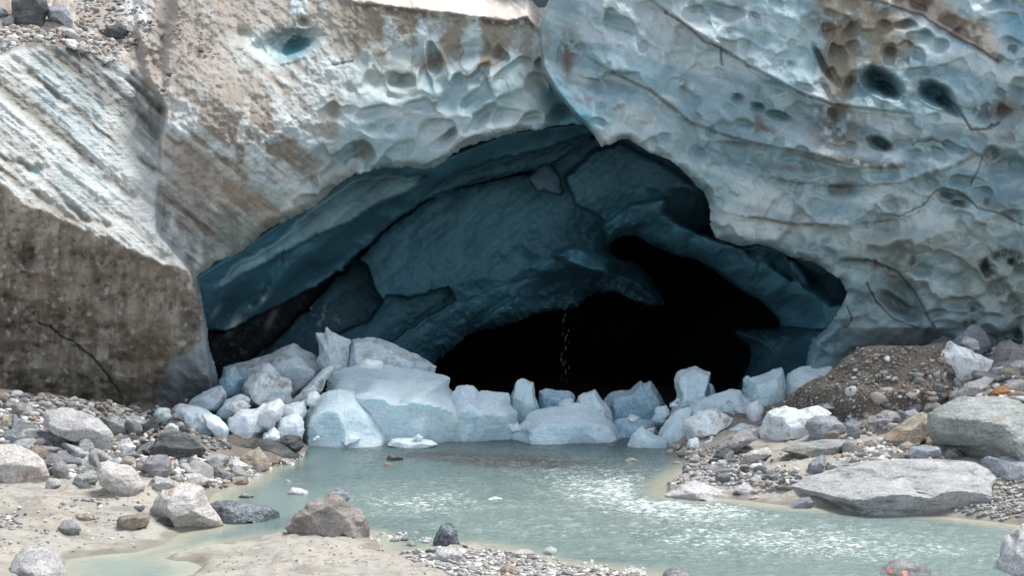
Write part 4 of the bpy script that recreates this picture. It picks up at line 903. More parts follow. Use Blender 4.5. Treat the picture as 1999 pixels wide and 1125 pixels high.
paint(mk, [([(1735, 1112), (1741, 1117)], 4.0), ([(1762, 1128), (1766, 1116), (1770, 1124)], 2.6)], PM.m)
# ---- left bank
rock([(82, 832), (88, 803), (105, 797), (150, 801), (186, 815), (215, 840), (224, 864), (206, 888), (190, 888), (165, 868), (120, 852)], 'white', 'large smooth white boulder shaped like a whale under the dirty overhang', thick=.9, k=(.8, .5))
rock([(140, 885), (158, 860), (174, 858), (184, 874), (178, 890), (158, 894)], 'green', 'pale green-grey rock in front of the large white boulder')
rock([(-60, 890), (-20, 872), (28, 866), (60, 884), (88, 905), (100, 930), (92, 952), (66, 953), (36, 946), (0, 945), (-60, 945)], 'pink', 'big white boulder with a brown-mauve front at the left edge', thick=1, k=(1.1, .4), contact=(40, 945))
rock([(48, 890), (70, 867), (95, 879), (99, 895), (92, 910), (72, 902)], 'tan', 'pointed tan rock behind the big white boulder at the left edge')
rock([(88, 952), (96, 934), (121, 938), (120, 948), (100, 958)], 'white', 'small pale rock at the right foot of the big left-edge boulder')
rock([(98, 922), (105, 900), (118, 896), (136, 920), (131, 936), (110, 935)], 'grey', 'mid-grey upright stone to the right of the pointed tan rock')
rock([(189, 928), (195, 905), (215, 901), (246, 910), (271, 930), (284, 955), (276, 970), (255, 962), (215, 958), (195, 946)], 'pink', 'lilac-grey wedge boulder in the middle of the sandy bank', thick=1, k=(.9, .3))
rock([(138, 944), (150, 926), (188, 919), (192, 940), (178, 946), (200, 955), (170, 955)], 'green', 'pale green flat rock left of the lilac-grey wedge boulder')
rock([(272, 914), (282, 902), (300, 889), (326, 889), (337, 905), (333, 925), (315, 934), (290, 926)], 'grey', 'rounded two-tone grey boulder in the rubble below the overhang', thick=1)
rock([(284, 1000), (310, 966), (345, 947), (372, 946), (396, 955), (406, 985), (426, 1010), (437, 1026), (400, 1032), (360, 1030), (340, 1012), (306, 1010)], 'pink', 'large pink-and-white boulder standing at the water edge', thick=1.1, k=(.6, .4), cuts=6)
rock([(411, 1020), (411, 986), (430, 979), (480, 985), (530, 990), (546, 1000), (558, 1014), (530, 1022), (440, 1021)], 'speck', 'low dark speckled boulder lying in the shallows', thick=1, k=(.9, .3))
rock([(550, 1038), (575, 1006), (600, 985), (640, 966), (660, 964), (680, 984), (702, 996), (713, 1014), (721, 1036), (640, 1044), (570, 1042)], 'brown', 'big brown-grey pyramid boulder standing in the stream beside the sand bar', thick=.8, k=(.7, .2), face=(.8, 1.05), sink=.45, rough=.07, cuts=6)
rock([(636, 970), (655, 954), (676, 953), (684, 970), (670, 990)], 'blue', 'grey peak of rock just behind the brown-grey pyramid boulder', d=22.6)
rock([(227, 1024), (230, 1010), (275, 1002), (294, 1007), (293, 1025), (256, 1034), (230, 1038)], 'tan', 'square brown block next to the large pink-and-white boulder', thick=.9, k=(.4, .2))
rock([(108, 1044), (125, 1015), (140, 1014), (161, 1038), (130, 1049)], 'grey', 'small grey wedge stone on the sand near the muddy cut')
rock([(10, 1140), (22, 1096), (40, 1069), (60, 1064), (102, 1075), (121, 1100), (130, 1132), (100, 1165), (20, 1165)], 'white', 'blue-white faceted boulder in the bottom corner beside the pool', thick=1, contact=(60, 1124))
rock([(396, 908), (402, 899), (420, 894), (436, 905), (447, 932), (440, 937), (410, 932), (398, 924)], 'grey', 'grey rounded rock with a pale side near the stream edge', thick=1)
rock([(438, 918), (445, 900), (458, 889), (469, 900), (486, 910), (466, 926), (450, 924)], 'white', 'bright white angular rock at the stream edge', thick=.9)
rock([(467, 905), (480, 885), (505, 874), (516, 888), (529, 905), (526, 920), (490, 920)], 'tan', 'cream and tan angular rock touching the stream', thick=1)
rock([(428, 900), (450, 880), (480, 867), (511, 857), (537, 861), (582, 888), (588, 902), (560, 907), (530, 905), (500, 905), (470, 905), (440, 908)], 'dark', 'long dark striped rock in front of the white ice blocks', thick=.8, d=28.6, rough=.09)
rock([(538, 862), (560, 849), (590, 854), (597, 872), (570, 884), (545, 874)], 'dark', 'dark brown gritty lump at the end of the striped rock', d=29.2, rough=.1)
rock([(285, 892), (300, 862), (320, 848), (352, 844), (382, 864), (412, 882), (396, 900), (330, 902)], 'dark', 'dark mossy-grey boulder under the grey ice lumps', thick=1, rough=.08)
rock([(338, 902), (352, 886), (368, 880), (386, 895), (380, 906)], 'tan', 'tan flat rock at the foot of the dark mossy boulder')
rock([(196, 845), (206, 812), (220, 805), (242, 822), (250, 842), (225, 852)], 'green', 'grey-green rock wedged behind the large white boulder', thick=.9)
rock([(234, 830), (250, 812), (272, 812), (282, 830), (262, 840)], 'grey', 'grey rock in the shadow under the overhang')
rock([(225, 882), (232, 862), (252, 855), (266, 872), (258, 890), (238, 892)], 'white', 'white-grey rock to the right of the large white boulder')
rock([(150, 905), (168, 892), (186, 898), (186, 912), (160, 916)], 'white', 'pale rock above the pale green flat rock')
rock([(232, 905), (245, 890), (262, 894), (270, 910), (250, 914)], 'tan', 'cream and brown stone above the lilac-grey wedge boulder')
rock([(348, 938), (360, 926), (384, 924), (412, 938), (396, 946), (362, 946)], 'white', 'pale oval rock on the shore behind the pink-and-white boulder', thick=1)
rock([(436, 944), (452, 932), (484, 930), (486, 944), (455, 950)], 'tan', 'flat cream rock at the water beside the grey rounded rock', thick=1)
rock([(344, 962), (352, 950), (372, 940), (392, 948), (398, 960), (372, 966)], 'tan', 'tan-topped rock tucked behind the pink-and-white boulder')
rock([(285, 948), (300, 930), (330, 932), (345, 950), (320, 962), (296, 960)], 'white', 'pale rock between the wedge boulder and the pink-and-white one')
rock([(0, 862), (10, 842), (34, 838), (44, 858), (30, 870), (8, 872)], 'blue', 'pale blue slab at the left edge above the big boulder')
rock([(22, 848), (22, 818), (38, 814), (42, 846)], 'blue', 'thin upright grey stone below the dirty ice at the left edge')
rock([(0, 830), (4, 806), (20, 812), (24, 836), (10, 846)], 'tan', 'orange-tinted rock at the left edge under the dirty ice')
rock([(100, 895), (112, 880), (130, 880), (140, 892), (125, 902)], 'grey', 'grey stone in the rubble in front of the large white boulder')
rock([(30, 905), (44, 890), (60, 896), (56, 910)], 'white', 'small white stone on the back of the big left-edge boulder', d=23.6)
rock([(140, 1015), (150, 1003), (176, 1006), (190, 1014), (165, 1020)], 'tan', 'half-buried sandy stone in the middle of the mud bank', thick=.8)
rock([(250, 1000), (262, 988), (284, 990), (280, 1002)], 'dark', 'dark stone beside the square brown block')
rock([(300, 1022), (314, 1010), (334, 1012), (346, 1026), (320, 1030)], 'dark', 'dark blue-grey stone under the pink-and-white boulder')
# ---- stones in and by the water
rock([(560, 966), (568, 953), (586, 955), (604, 962), (600, 969)], 'white', 'flat white stone poking out of the stream behind the pyramid boulder', thick=1)
stone([(464, 973), (472, 965), (490, 964), (499, 971), (485, 976)], 'grey', 'small grey stone in the water behind the speckled boulder')
stone([(552, 943), (558, 937), (566, 938), (570, 943)], 'pink', 'tiny pinkish stone in the stream near the tan shore rocks')
rock([(751, 900), (760, 889), (770, 886), (788, 894), (785, 900)], 'dark', 'dark brown stone breaking the water below the ice slab', thick=.9)
stone([(744, 910), (752, 904), (766, 906), (768, 911)], 'brown', 'brown stone just in front of the dark brown stone in the water')
rock([(1216, 904), (1226, 895), (1240, 895), (1250, 903)], 'tan', 'low tan stone in the water in front of the cone of ice', thick=.8)
stone([(1310, 908), (1318, 900), (1330, 902), (1334, 909)], 'tan', 'low tan stone in the water off the gravel point')
rock([(843, 1062), (852, 1040), (862, 1024), (873, 1019), (890, 1024), (896, 1060), (880, 1068), (858, 1068)], 'speck', 'upright blue-grey block standing on the end of the sand bar', thick=.8, k=(.35, .3))
rock([(832, 1096), (850, 1073), (872, 1069), (892, 1072), (905, 1087), (895, 1098), (850, 1100)], 'white', 'white rounded rock below the upright block on the gravel', thick=1)
rock([(993, 1084), (1010, 1074), (1032, 1073), (1044, 1082), (1030, 1094), (1002, 1092)], 'pink', 'pinkish-white flat rock at the gravel edge', thick=1)
rock([(1060, 1084), (1066, 1070), (1078, 1067), (1088, 1074), (1084, 1085)], 'white', 'bright white round stone in shallow water off the gravel', thick=1)
stone([(758, 1060), (765, 1051), (778, 1050), (782, 1060)], 'grey', 'grey pebble-like stone by the small puddle')
stone([(780, 1058), (786, 1050), (797, 1053), (800, 1060)], 'dark', 'dark stone by the small puddle on the sand bar')
stone([(790, 1068), (800, 1057), (810, 1060), (812, 1070)], 'white', 'pale stone dipping into the small puddle')
stone([(820, 1060), (828, 1054), (838, 1056), (838, 1064)], 'white', 'white stone left of the upright block')
rock([(1204, 1135), (1216, 1112), (1240, 1108), (1262, 1118), (1276, 1140), (1240, 1150)], 'white', 'white stone cut by the bottom edge in the gravel', thick=1, d=17.0)
stone([(1222, 1112), (1228, 1104), (1238, 1106), (1238, 1114)], 'white', 'small white stone behind the white stone at the bottom edge')
rock([(1288, 1140), (1300, 1112), (1322, 1106), (1345, 1122), (1350, 1140)], 'grey', 'grey stone cut by the bottom edge in shallow water', thick=.9, d=16.9)
rock([(970, 1118), (985, 1104), (1005, 1106), (1022, 1118), (1000, 1124)], 'tan', 'brownish flat stone in the middle of the gravel')
rock([(965, 1092), (972, 1080), (986, 1081), (988, 1093)], 'white', 'pale upright stone at the top of the gravel')
# ---- rocks on the gravel cap of the glacier
def on_ice(outline, mat, label, **kw):
    p = outline; lo = max(q[1] for q in p); cxp = sum(q[0] for q in p) / len(p)
    dd, _ = front(np.array([[cxp]], float), np.array([[lo - 3]], float))
    return rock(p, mat, label, d=float(dd[0, 0]) - .1, **kw)
on_ice([(24, 42), (27, 0), (18, -24), (70, -30), (90, -8), (91, 18), (82, 42), (60, 52), (38, 51)], 'dark', 'big dark grey boulder perched on the gravel on top of the glacier', thick=.9)
on_ice([(90, 38), (90, 10), (125, 11), (144, 40), (142, 56), (115, 42)], 'blue', 'slate-blue block next to the big dark boulder on the glacier', thick=.9)
on_ice([(116, 56), (135, 54), (161, 74), (150, 82), (130, 70)], 'white', 'pale elongated stone below the slate-blue block on the glacier')
on_ice([(3, 42), (18, 27), (29, 30), (27, 48), (12, 50)], 'grey', 'round grey stone left of the big dark boulder on the glacier')
on_ice([(-20, 30), (-10, 16), (12, 18), (20, 28), (0, 34)], 'blue', 'flat slate stone behind the round grey stone on the glacier')
on_ice([(190, 62), (205, 50), (240, 48), (252, 60), (246, 76), (210, 78)], 'dark', 'brown half-buried rock at the edge of the gravel cap')
on_ice([(322, 146), (328, 140), (336, 142), (334, 149)], 'dark', 'small dark stone stuck in the tan dirt slope')
on_ice([(385, 100), (390, 95), (398, 98), (396, 102)], 'dark', 'tiny dark stone stuck high in the tan dirt slope')

# ---- the debris mound with its ice core, and the ice patch
def mound_mat():
    N = Nodes('gravelly_till'); v = N.coord(); a = N.noise(v, 3, 8, .7); b = N.noise(v, 16, 6, .75); s = N.voronoi(v, 16.0); s2 = N.voronoi(v, 34.0)
    c = N.ramp(a, [(.3, (.125, .102, .082)), (.7, (.22, .19, .155))]); c = N.mix(.9, c, N.ramp(b, [(.3, .6), (.7, 1.35)]), 'MULTIPLY')
    rc = N.voronoi(v, 16.0, out='Color'); bw = N.n('ShaderNodeRGBToBW'); N.l(rc, bw.inputs[0])
    m = N.math('MULTIPLY', N.ramp(s, [(.16, 1.0), (.24, 0.0)]), N.ramp(bw.outputs[0], [(.55, 0.0), (.6, 1.0)]))
    c = N.mix(m, c, (.42, .41, .39)); N.base(c)
    nr = N.bump(b, .8, .05); nr = N.bump(s, .6, .04, nr); nr = N.bump(s2, .5, .02, nr); N.normal(nr); N.b.inputs['Roughness'].default_value = .95
    N.b.inputs['Specular IOR Level'].default_value = .15
    return N.m
M['mound'] = mound_mat()
traced('debris_mound', [(1478, 818), (1492, 798), (1520, 772), (1560, 755), (1604, 735), (1640, 702), (1672, 684), (1695, 674), (1722, 673), (1760, 678), (1800, 676), (1842, 668), (1900, 695), (1890, 770), (1840, 812), (1760, 845), (1650, 850), (1520, 842)],
       d=29.0, thick=.55, k=(1.25, .5), mat='mound', label='heap of dark grey-brown gravel beside the right end of the cave mouth', cat='debris mound', seed=301, rough=.09, cuts=2, sub=5, facet=.15, sharp=20)
traced('ice_slab', [(1476, 846), (1484, 820), (1500, 802), (1530, 790), (1570, 800), (1600, 792), (1632, 806), (1618, 832), (1580, 848), (1540, 856), (1492, 858)], d=28.3, thick=.9, k=(.6, .3), mat='block_dirty',
       label='dirty white ice edge sticking out under the dark gravel heap', cat='ice block', seed=302, rough=.08, cuts=3)
traced('ice_slab', [(1800, 716), (1822, 700), (1844, 680), (1855, 664), (1870, 676), (1892, 680), (1906, 690), (1938, 704), (1932, 736), (1900, 745), (1862, 748), (1830, 738)], d=29.3, thick=.5, k=(.6, .5), mat='block_dirty',
       label='smooth grey-white patch of old ice above the gravel heap', cat='ice block', seed=303, rough=.05, cuts=2, col=None)
rock([(1800, 698), (1812, 672), (1840, 655), (1858, 660), (1850, 690), (1820, 706)], 'dark', 'brown-grey rock between the dark heap and the pale pointed rock', d=30.4)

# ---- fallen ice in front of the cave (depths follow the pile: front row at the water, back row inside the mouth)
ice([(590, 846), (594, 812), (608, 786), (630, 766), (660, 756), (700, 765), (736, 800), (756, 838), (770, 862), (735, 874), (660, 872), (600, 874)], 'block', 'smooth rounded pale blue ice block at the water, split from the great slab behind', 31.3, thick=1.1, k=(1.0, .2), cuts=3)
ice([(628, 760), (642, 724), (680, 711), (780, 715), (850, 728), (878, 738), (881, 762), (930, 800), (936, 832), (905, 860), (860, 866), (780, 862), (735, 830), (690, 790)], 'block', 'largest pale blue ice slab, a broad sloping mass filling the cave mouth', 32.2, thick=1.0, k=(1.3, .2), cuts=3)
ice([(614, 648), (633, 652), (637, 640), (650, 646), (666, 655), (688, 660), (682, 682), (676, 735), (660, 760), (636, 740), (618, 700), (622, 668)], 'block_grey', 'jagged upright ice plate standing behind the great blue slab', 33.4, thick=.6, rough=.07)
ice([(670, 740), (676, 690), (686, 663), (735, 659), (762, 668), (800, 689), (842, 704), (861, 717), (856, 732), (820, 745), (740, 750)], 'block_grey', 'long wedge of grey-blue ice tapering to a point on top of the great slab', 33.6, thick=.7, k=(.5, .3))
ice([(698, 716), (703, 708), (716, 700), (748, 708), (746, 720), (722, 722)], 'block_white', 'small pale ice brick lying on the great blue slab', 32.0, thick=1)
ice([(428, 800), (430, 716), (470, 706), (520, 695), (576, 670), (612, 684), (640, 712), (656, 712), (640, 732), (600, 765), (570, 792), (520, 800)], 'block_grey', 'wide tilted plate of layered grey ice leaning back into the cave', 33.5, thick=.8, k=(.8, .3), rough=.05)
ice([(472, 752), (484, 738), (514, 711), (526, 711), (548, 733), (566, 746), (572, 782), (545, 792), (505, 788), (478, 770)], 'block_dirty', 'white ice pyramid with brown dirty faces on the tilted plate', 31.9, thick=1, k=(.7, .4), rough=.08)
ice([(560, 790), (580, 772), (600, 752), (640, 716), (654, 714), (636, 745), (610, 780), (585, 800)], 'block_dirty', 'thin dirty edge plate between the tilted plate and the rounded block', 32.3, thick=.6)
ice([(444, 842), (446, 816), (470, 800), (500, 798), (516, 786), (534, 792), (532, 826), (512, 850), (500, 868), (460, 864)], 'block_white', 'white knobbly ice block facing the stony shore', 30.4, thick=1, k=(.6, .5), sharp=16)
ice([(500, 826), (520, 790), (545, 778), (556, 790), (552, 812), (530, 836)], 'block_white', 'bright tilted ice block on top of the white knobbly one', 30.3, thick=1, sharp=18)
ice([(538, 836), (546, 818), (570, 808), (588, 812), (595, 840), (590, 868), (550, 868)], 'block_white', 'rounded white cube of ice beside the water', 30.6, thick=1, k=(.5, .3), sharp=18)
ice([(544, 812), (552, 790), (594, 784), (598, 812), (575, 820)], 'block_white', 'flat white ice block above the rounded white cube', 31.2, thick=1)
ice([(508, 868), (515, 846), (535, 834), (546, 850), (545, 872)], 'block_white', 'low white lump of ice between the knobbly block and the cube', 30.1, thick=1, sharp=16)
ice([(595, 788), (600, 768), (618, 763), (626, 774), (612, 792)], 'block_white', 'small pale ice chunk in the gap beside the rounded block', 31.4, thick=1)
ice([(326, 826), (334, 798), (352, 788), (396, 798), (420, 812), (440, 832), (444, 864), (412, 868), (384, 850), (348, 840)], 'block_grey', 'grey rounded ice lump with a deep cleft under the dirty overhang', 30.3, thick=1, k=(.8, .4), sharp=16)
ice([(392, 812), (410, 805), (428, 815), (446, 838), (440, 862), (420, 852), (402, 832)], 'block_white', 'pale grey tongue of ice hanging over the mossy boulder', 29.9, thick=.8, sharp=16)
ice([(360, 792), (385, 772), (412, 758), (432, 752), (444, 770), (430, 800), (400, 806)], 'block_grey', 'grey ice rubble heaped behind the cleft lump', 31.6, thick=1, rough=.09)
ice([(420, 812), (436, 785), (470, 765), (490, 780), (480, 805), (450, 822)], 'block_grey', 'rough grey-blue ice rubble under the dirty white pyramid', 31.2, thick=1, rough=.09)
ice([(440, 800), (452, 786), (476, 780), (490, 794), (470, 808)], 'block_dirty', 'small crumbly dirty ice chunk behind the knobbly block', 30.8, thick=1, rough=.09)
ice([(300, 806), (312, 796), (330, 798), (336, 815), (320, 826), (304, 820)], 'block_grey', 'small grey ice chunk at the foot of the overhang', 29.8, thick=1)
ice([(318, 838), (330, 826), (348, 832), (352, 850), (330, 852)], 'block_white', 'small white ice chunk on the rubble below the cleft lump', 29.5, thick=1)
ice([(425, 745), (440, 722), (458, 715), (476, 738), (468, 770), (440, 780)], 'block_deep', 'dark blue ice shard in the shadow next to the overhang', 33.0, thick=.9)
# middle
ice([(876, 870), (880, 768), (890, 748), (926, 754), (934, 764), (992, 768), (998, 790), (1012, 806), (1012, 862), (960, 868)], 'block', 'square-fronted blue ice block in the middle of the mouth', 32.3, thick=.9, k=(.9, .15))
ice([(992, 800), (996, 772), (1010, 742), (1021, 738), (1042, 747), (1046, 775), (1052, 796), (1048, 830), (1005, 830)], 'block', 'upright thumb-shaped ice block against the black cave', 33.6, thick=.9, k=(.4, .3))
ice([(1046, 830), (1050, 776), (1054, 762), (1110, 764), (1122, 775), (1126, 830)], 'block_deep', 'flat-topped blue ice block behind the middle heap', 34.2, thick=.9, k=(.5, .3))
ice([(1000, 868), (1006, 836), (1030, 806), (1056, 797), (1090, 792), (1124, 784), (1162, 800), (1202, 830), (1216, 858), (1206, 870), (1080, 872)], 'block', 'broad pale heap of glassy ice at the waterline in mid-mouth', 31.9, thick=1, k=(1.1, .2), rough=.05)
ice([(1084, 800), (1092, 782), (1118, 778), (1124, 796), (1104, 806)], 'block', 'small cube of ice on the back of the broad pale heap', 33.2, thick=1)
ice([(1120, 810), (1128, 775), (1142, 765), (1162, 759), (1172, 776), (1192, 800), (1198, 836), (1150, 840)], 'block', 'leaning ridge-backed ice block behind the broad heap', 33.3, thick=.9, k=(.5, .3))
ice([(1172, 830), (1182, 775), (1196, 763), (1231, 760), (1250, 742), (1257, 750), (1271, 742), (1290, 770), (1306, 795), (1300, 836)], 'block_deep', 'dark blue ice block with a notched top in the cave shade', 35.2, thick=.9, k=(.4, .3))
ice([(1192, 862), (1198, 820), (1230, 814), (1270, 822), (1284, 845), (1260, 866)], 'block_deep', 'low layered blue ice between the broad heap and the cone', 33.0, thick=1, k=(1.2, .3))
ice([(1222, 874), (1234, 846), (1253, 831), (1276, 848), (1308, 862), (1310, 878), (1260, 880)], 'block', 'small cone of ice standing in the stream edge', 30.9, thick=1, k=(.9, .4))
ice([(1270, 822), (1280, 796), (1302, 791), (1308, 810), (1294, 828)], 'block', 'small square ice block at the foot of the dark notched one', 32.6, thick=1)
# right pile
ice([(1302, 810), (1318, 785), (1321, 727), (1345, 716), (1361, 715), (1388, 727), (1382, 756), (1376, 800), (1350, 815)], 'block', 'tall blocky ice tower, highest of the fallen pieces', 33.6, thick=.9, k=(.35, .3), cuts=3)
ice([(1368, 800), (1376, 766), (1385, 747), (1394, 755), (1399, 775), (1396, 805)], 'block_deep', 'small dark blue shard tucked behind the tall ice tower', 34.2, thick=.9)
ice([(1326, 815), (1350, 782), (1402, 768), (1450, 755), (1474, 785), (1486, 834), (1430, 850), (1350, 846)], 'block', 'rough crumbled bank of blue ice below the tall tower', 32.2, thick=1, k=(1.1, .4), rough=.09)
ice([(1280, 862), (1288, 838), (1312, 808), (1352, 793), (1346, 836), (1336, 866), (1310, 872)], 'block', 'smooth blue ice flank beside the dirty white block', 31.2, thick=1, k=(.9, .3))
ice([(1331, 830), (1340, 818), (1366, 802), (1396, 798), (1434, 817), (1424, 834), (1400, 850), (1362, 858), (1344, 855), (1333, 842)], 'block_dirty', 'big whitish ice boulder with brown corners resting on the shore', 30.0, thick=1, k=(.6, .5))
ice([(1340, 876), (1344, 858), (1362, 854), (1370, 870), (1356, 880)], 'block_white', 'small white ice piece under the whitish ice boulder', 29.6, thick=1)
ice([(1366, 872), (1378, 856), (1394, 850), (1396, 862), (1380, 876)], 'block_white', 'second small white ice piece wedged against the shore rocks', 29.6, thick=1)
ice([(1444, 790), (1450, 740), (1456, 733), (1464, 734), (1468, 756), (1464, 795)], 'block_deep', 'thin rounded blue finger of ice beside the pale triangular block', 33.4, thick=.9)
ice([(1456, 820), (1460, 738), (1502, 727), (1529, 715), (1536, 756), (1535, 800), (1500, 830)], 'block', 'pale triangular ice block with a sharp raised corner', 32.6, thick=.9, k=(.5, .3))
ice([(1528, 800), (1534, 728), (1566, 715), (1626, 713), (1632, 740), (1600, 790)], 'block', 'blue ice sheet half hidden behind the dark gravel heap', 32.8, thick=.7, k=(.7, .3))
ice([(1455, 808), (1460, 788), (1478, 782), (1492, 796), (1488, 824), (1464, 826)], 'block_white', 'rounded white ice ball in front of the triangular block', 30.9, thick=1, sharp=14)
ice([(1400, 860), (1418, 838), (1450, 826), (1484, 836), (1470, 858), (1430, 868)], 'block_grey', 'grey-blue ice skirt sliding under the shore rocks', 29.9, thick=1)
ice([(754, 870), (764, 858), (790, 855), (842, 860), (857, 868), (842, 876), (776, 877)], 'block_white', 'flat white ice floe drifting in front of the rounded block', 30.9, thick=1, k=(1.1, .5))
ice([(944, 984), (952, 975), (966, 969), (980, 974), (988, 984), (964, 988)], 'block_white', 'small clear ice chunk drifting in midstream', 23.3, thick=1)
# middling shards packed between the large blocks
r4 = np.random.default_rng(91); SH = []
for (x0, x1, y0, y1, dd, cnt, sz) in ((600, 900, 835, 862, 31.1, 6, 20), (885, 1010, 770, 790, 33.0, 7, 13), (1000, 1120, 800, 850, 31.6, 5, 20), (1190, 1300, 815, 858, 31.8, 7, 18), (1290, 1480, 772, 845, 31.4, 22, 18),
                                       (440, 620, 770, 840, 30.9, 14, 16), (330, 470, 770, 830, 31.0, 16, 16), (470, 620, 690, 760, 33.0, 9, 15), (1120, 1210, 790, 840, 32.6, 5, 16), (1440, 1560, 760, 800, 32.2, 7, 16)):
    for i in range(cnt):
        px, py = r4.uniform(x0, x1), r4.uniform(y0, y1); s = sz * r4.uniform(.6, 1.25); e = r4.uniform(.5, .95); rot = r4.uniform(-.9, .9)
        an = np.sort(r4.uniform(0, 2 * np.pi, 7))
        if np.max(np.diff(np.append(an, an[0] + 2 * np.pi))) > 1.9: continue
        pl = [(px + s * (math.cos(t) * math.cos(rot) - e * math.sin(t) * math.sin(rot)), py - s * .8 * (math.cos(t) * math.sin(rot) + e * math.sin(t) * math.cos(rot))) for t in an]
        o = ice(pl, ['block', 'block_white', 'block', 'block_grey' if px < 640 else 'block'][r4.integers(0, 4)], 'broken middling shard of ice jammed between the large fallen ice blocks', dd + .012 * (855 - py) - .15, thick=1, k=(.7, .4), sub=4, group='ice shards among the fallen blocks')
        o.name = 'ice_shard'; o['category'] = 'ice shard'
# small crumbs between the blocks
r2 = np.random.default_rng(55)
for i in range(70):
    z = [(330, 470, 790, 850, 30.6), (440, 620, 770, 860, 31.0), (880, 1060, 770, 800, 33.2), (1290, 1480, 770, 850, 31.6), (360, 480, 755, 800, 32)][r2.integers(0, 5)]
    px, py, s = r2.uniform(z[0], z[1]), r2.uniform(z[2], z[3]), r2.uniform(4, 11)
    a = np.sort(r2.uniform(0, 2 * np.pi, 7)); pl = [(px + s * r2.uniform(.8, 1.3) * math.cos(t), py - s * .75 * r2.uniform(.8, 1.2) * math.sin(t)) for t in a]
    if np.max(np.diff(np.append(a, a[0] + 2 * np.pi))) > 2.2: continue
    o = ice(pl, ['block_white', 'block', 'block_grey'][r2.integers(0, 3)], 'small broken ice crumb wedged between the larger fallen ice blocks', z[4] - .25, thick=1, sub=3, group='ice crumbs among the fallen blocks')
    o.name = 'ice_crumb'; o['category'] = 'ice chunk'

# ---- water dripping from the roof
def trickle():
    vs, fs = [], []; v0, f0 = ICO[1]; r3 = np.random.default_rng(9); n = 0
    for i in range(45):
        py = r3.uniform(250, 775) if i < 18 else r3.uniform(610, 775); px = 1102 + r3.normal(0, 3.0 if py < 600 else 4.5)
        s = r3.uniform(.004, .011) * (1 if py > 600 else .8)
        p = world(px, py, 36.2); vs.append(v0 * np.array([s * .7, s * .7, s * r3.uniform(4, 11)]) + p); fs.append(f0 + n); n += len(v0)
    N = Nodes('falling_water'); N.b.inputs['Base Color'].default_value = (.09, .11, .12, 1); N.b.inputs['Roughness'].default_value = .1
    o = mesh_np('water_trickle', np.concatenate(vs), np.concatenate(fs), N.m); set_props(o, 'thin string of water drops falling from the cave roof', 'water', kind='stuff')
trickle()

# ---- loose stones scattered over the banks, each its own object
PROTO = []
for i in range(14):
    q = np.random.default_rng(900 + i); V, Fc = ICO[3]
    rs = [1 / np.maximum(V @ n, 1e-3) * h for n, h in ((lambda a: (a / np.linalg.norm(a), q.uniform(.6, 1)))(q.normal(size=3)) for _ in range(15))]
    P = V * np.minimum(smin(rs, 22), 1.4)[:, None] * np.array([1, q.uniform(.7, 1), q.uniform(.5, .85)])
    P *= (1 + .07 * fbm(P[:, 0] * 2 + i, P[:, 1] * 2, P[:, 2] * 2, seed=i, octaves=4))[:, None]
    PROTO.append((P, Fc))
ZONES = [  # polygon in photo pixels, count, size range, label, group
    ([(0, 800), (80, 795), (85, 840), (190, 895), (290, 895), (430, 905), (440, 925), (400, 940), (290, 930), (190, 935), (90, 925), (60, 880), (0, 870)], 74, (.09, .34), 'loose pale stone among the rubble below the dirty overhang', 'rubble stones of the stony bank under the overhang'),
    ([(290, 900), (430, 905), (590, 895), (590, 905), (480, 940), (430, 955), (400, 950), (330, 930)], 34, (.07, .22), 'small pale cobble on the shore beside the stream edge rocks', 'cobbles on the shore beside the striped rock'),
    ([(1300, 880), (1400, 880), (1460, 905), (1540, 930), (1540, 960), (1430, 945), (1340, 930), (1350, 905)], 46, (.06, .2), 'small grey or cream cobble on the gravel point', 'cobbles on the gravel point'),
    ([(1640, 865), (1720, 870), (1860, 870), (1850, 895), (1720, 903), (1640, 915), (1660, 890)], 36, (.07, .22), 'small tan or white stone above the long flat slab', 'stones along the top of the long flat slab'),
    ([(1830, 775), (1870, 720), (1940, 690), (2010, 690), (2010, 775), (1880, 775)], 48, (.12, .4), 'loose light stone in the upper rubble near the glacier foot', 'rubble stones near the glacier foot'),
    ([(1660, 790), (1800, 780), (1830, 800), (1800, 830), (1690, 840), (1640, 830)], 24, (.09, .26), 'loose grey stone at the bottom of the dark gravel heap', 'stones at the bottom of the gravel heap'),
    ([(780, 1080), (900, 1070), (1040, 1090), (1160, 1112), (1160, 1125), (900, 1125)], 30, (.03, .08), 'small grey or white pebble on the gravel tail of the sand bar', 'larger pebbles on the sand bar'),
    ([(230, 835), (300, 825), (350, 850), (440, 868), (450, 885), (380, 890), (290, 892), (230, 880)], 26, (.10, .34), 'dark grey stone in the shadowed rubble between the overhang and the ice', 'dark rubble stones in the shade of the overhang'),
]
stone_mats = ['white', 'grey', 'tan', 'pink', 'green', 'blue', 'white', 'white', 'pink', 'grey']
SM = {}
def proto_mesh(i, m):
    if (i, m) not in SM:
        o = mesh_np('loose_stone', PROTO[i][0], PROTO[i][1], M[m]); SM[(i, m)] = o.data; bpy.data.objects.remove(o)
    return SM[(i, m)]
def inside(p, poly): return sdpoly(np.array([[p[0]]], float), np.array([[p[1]]], float), poly)[0, 0] < 0
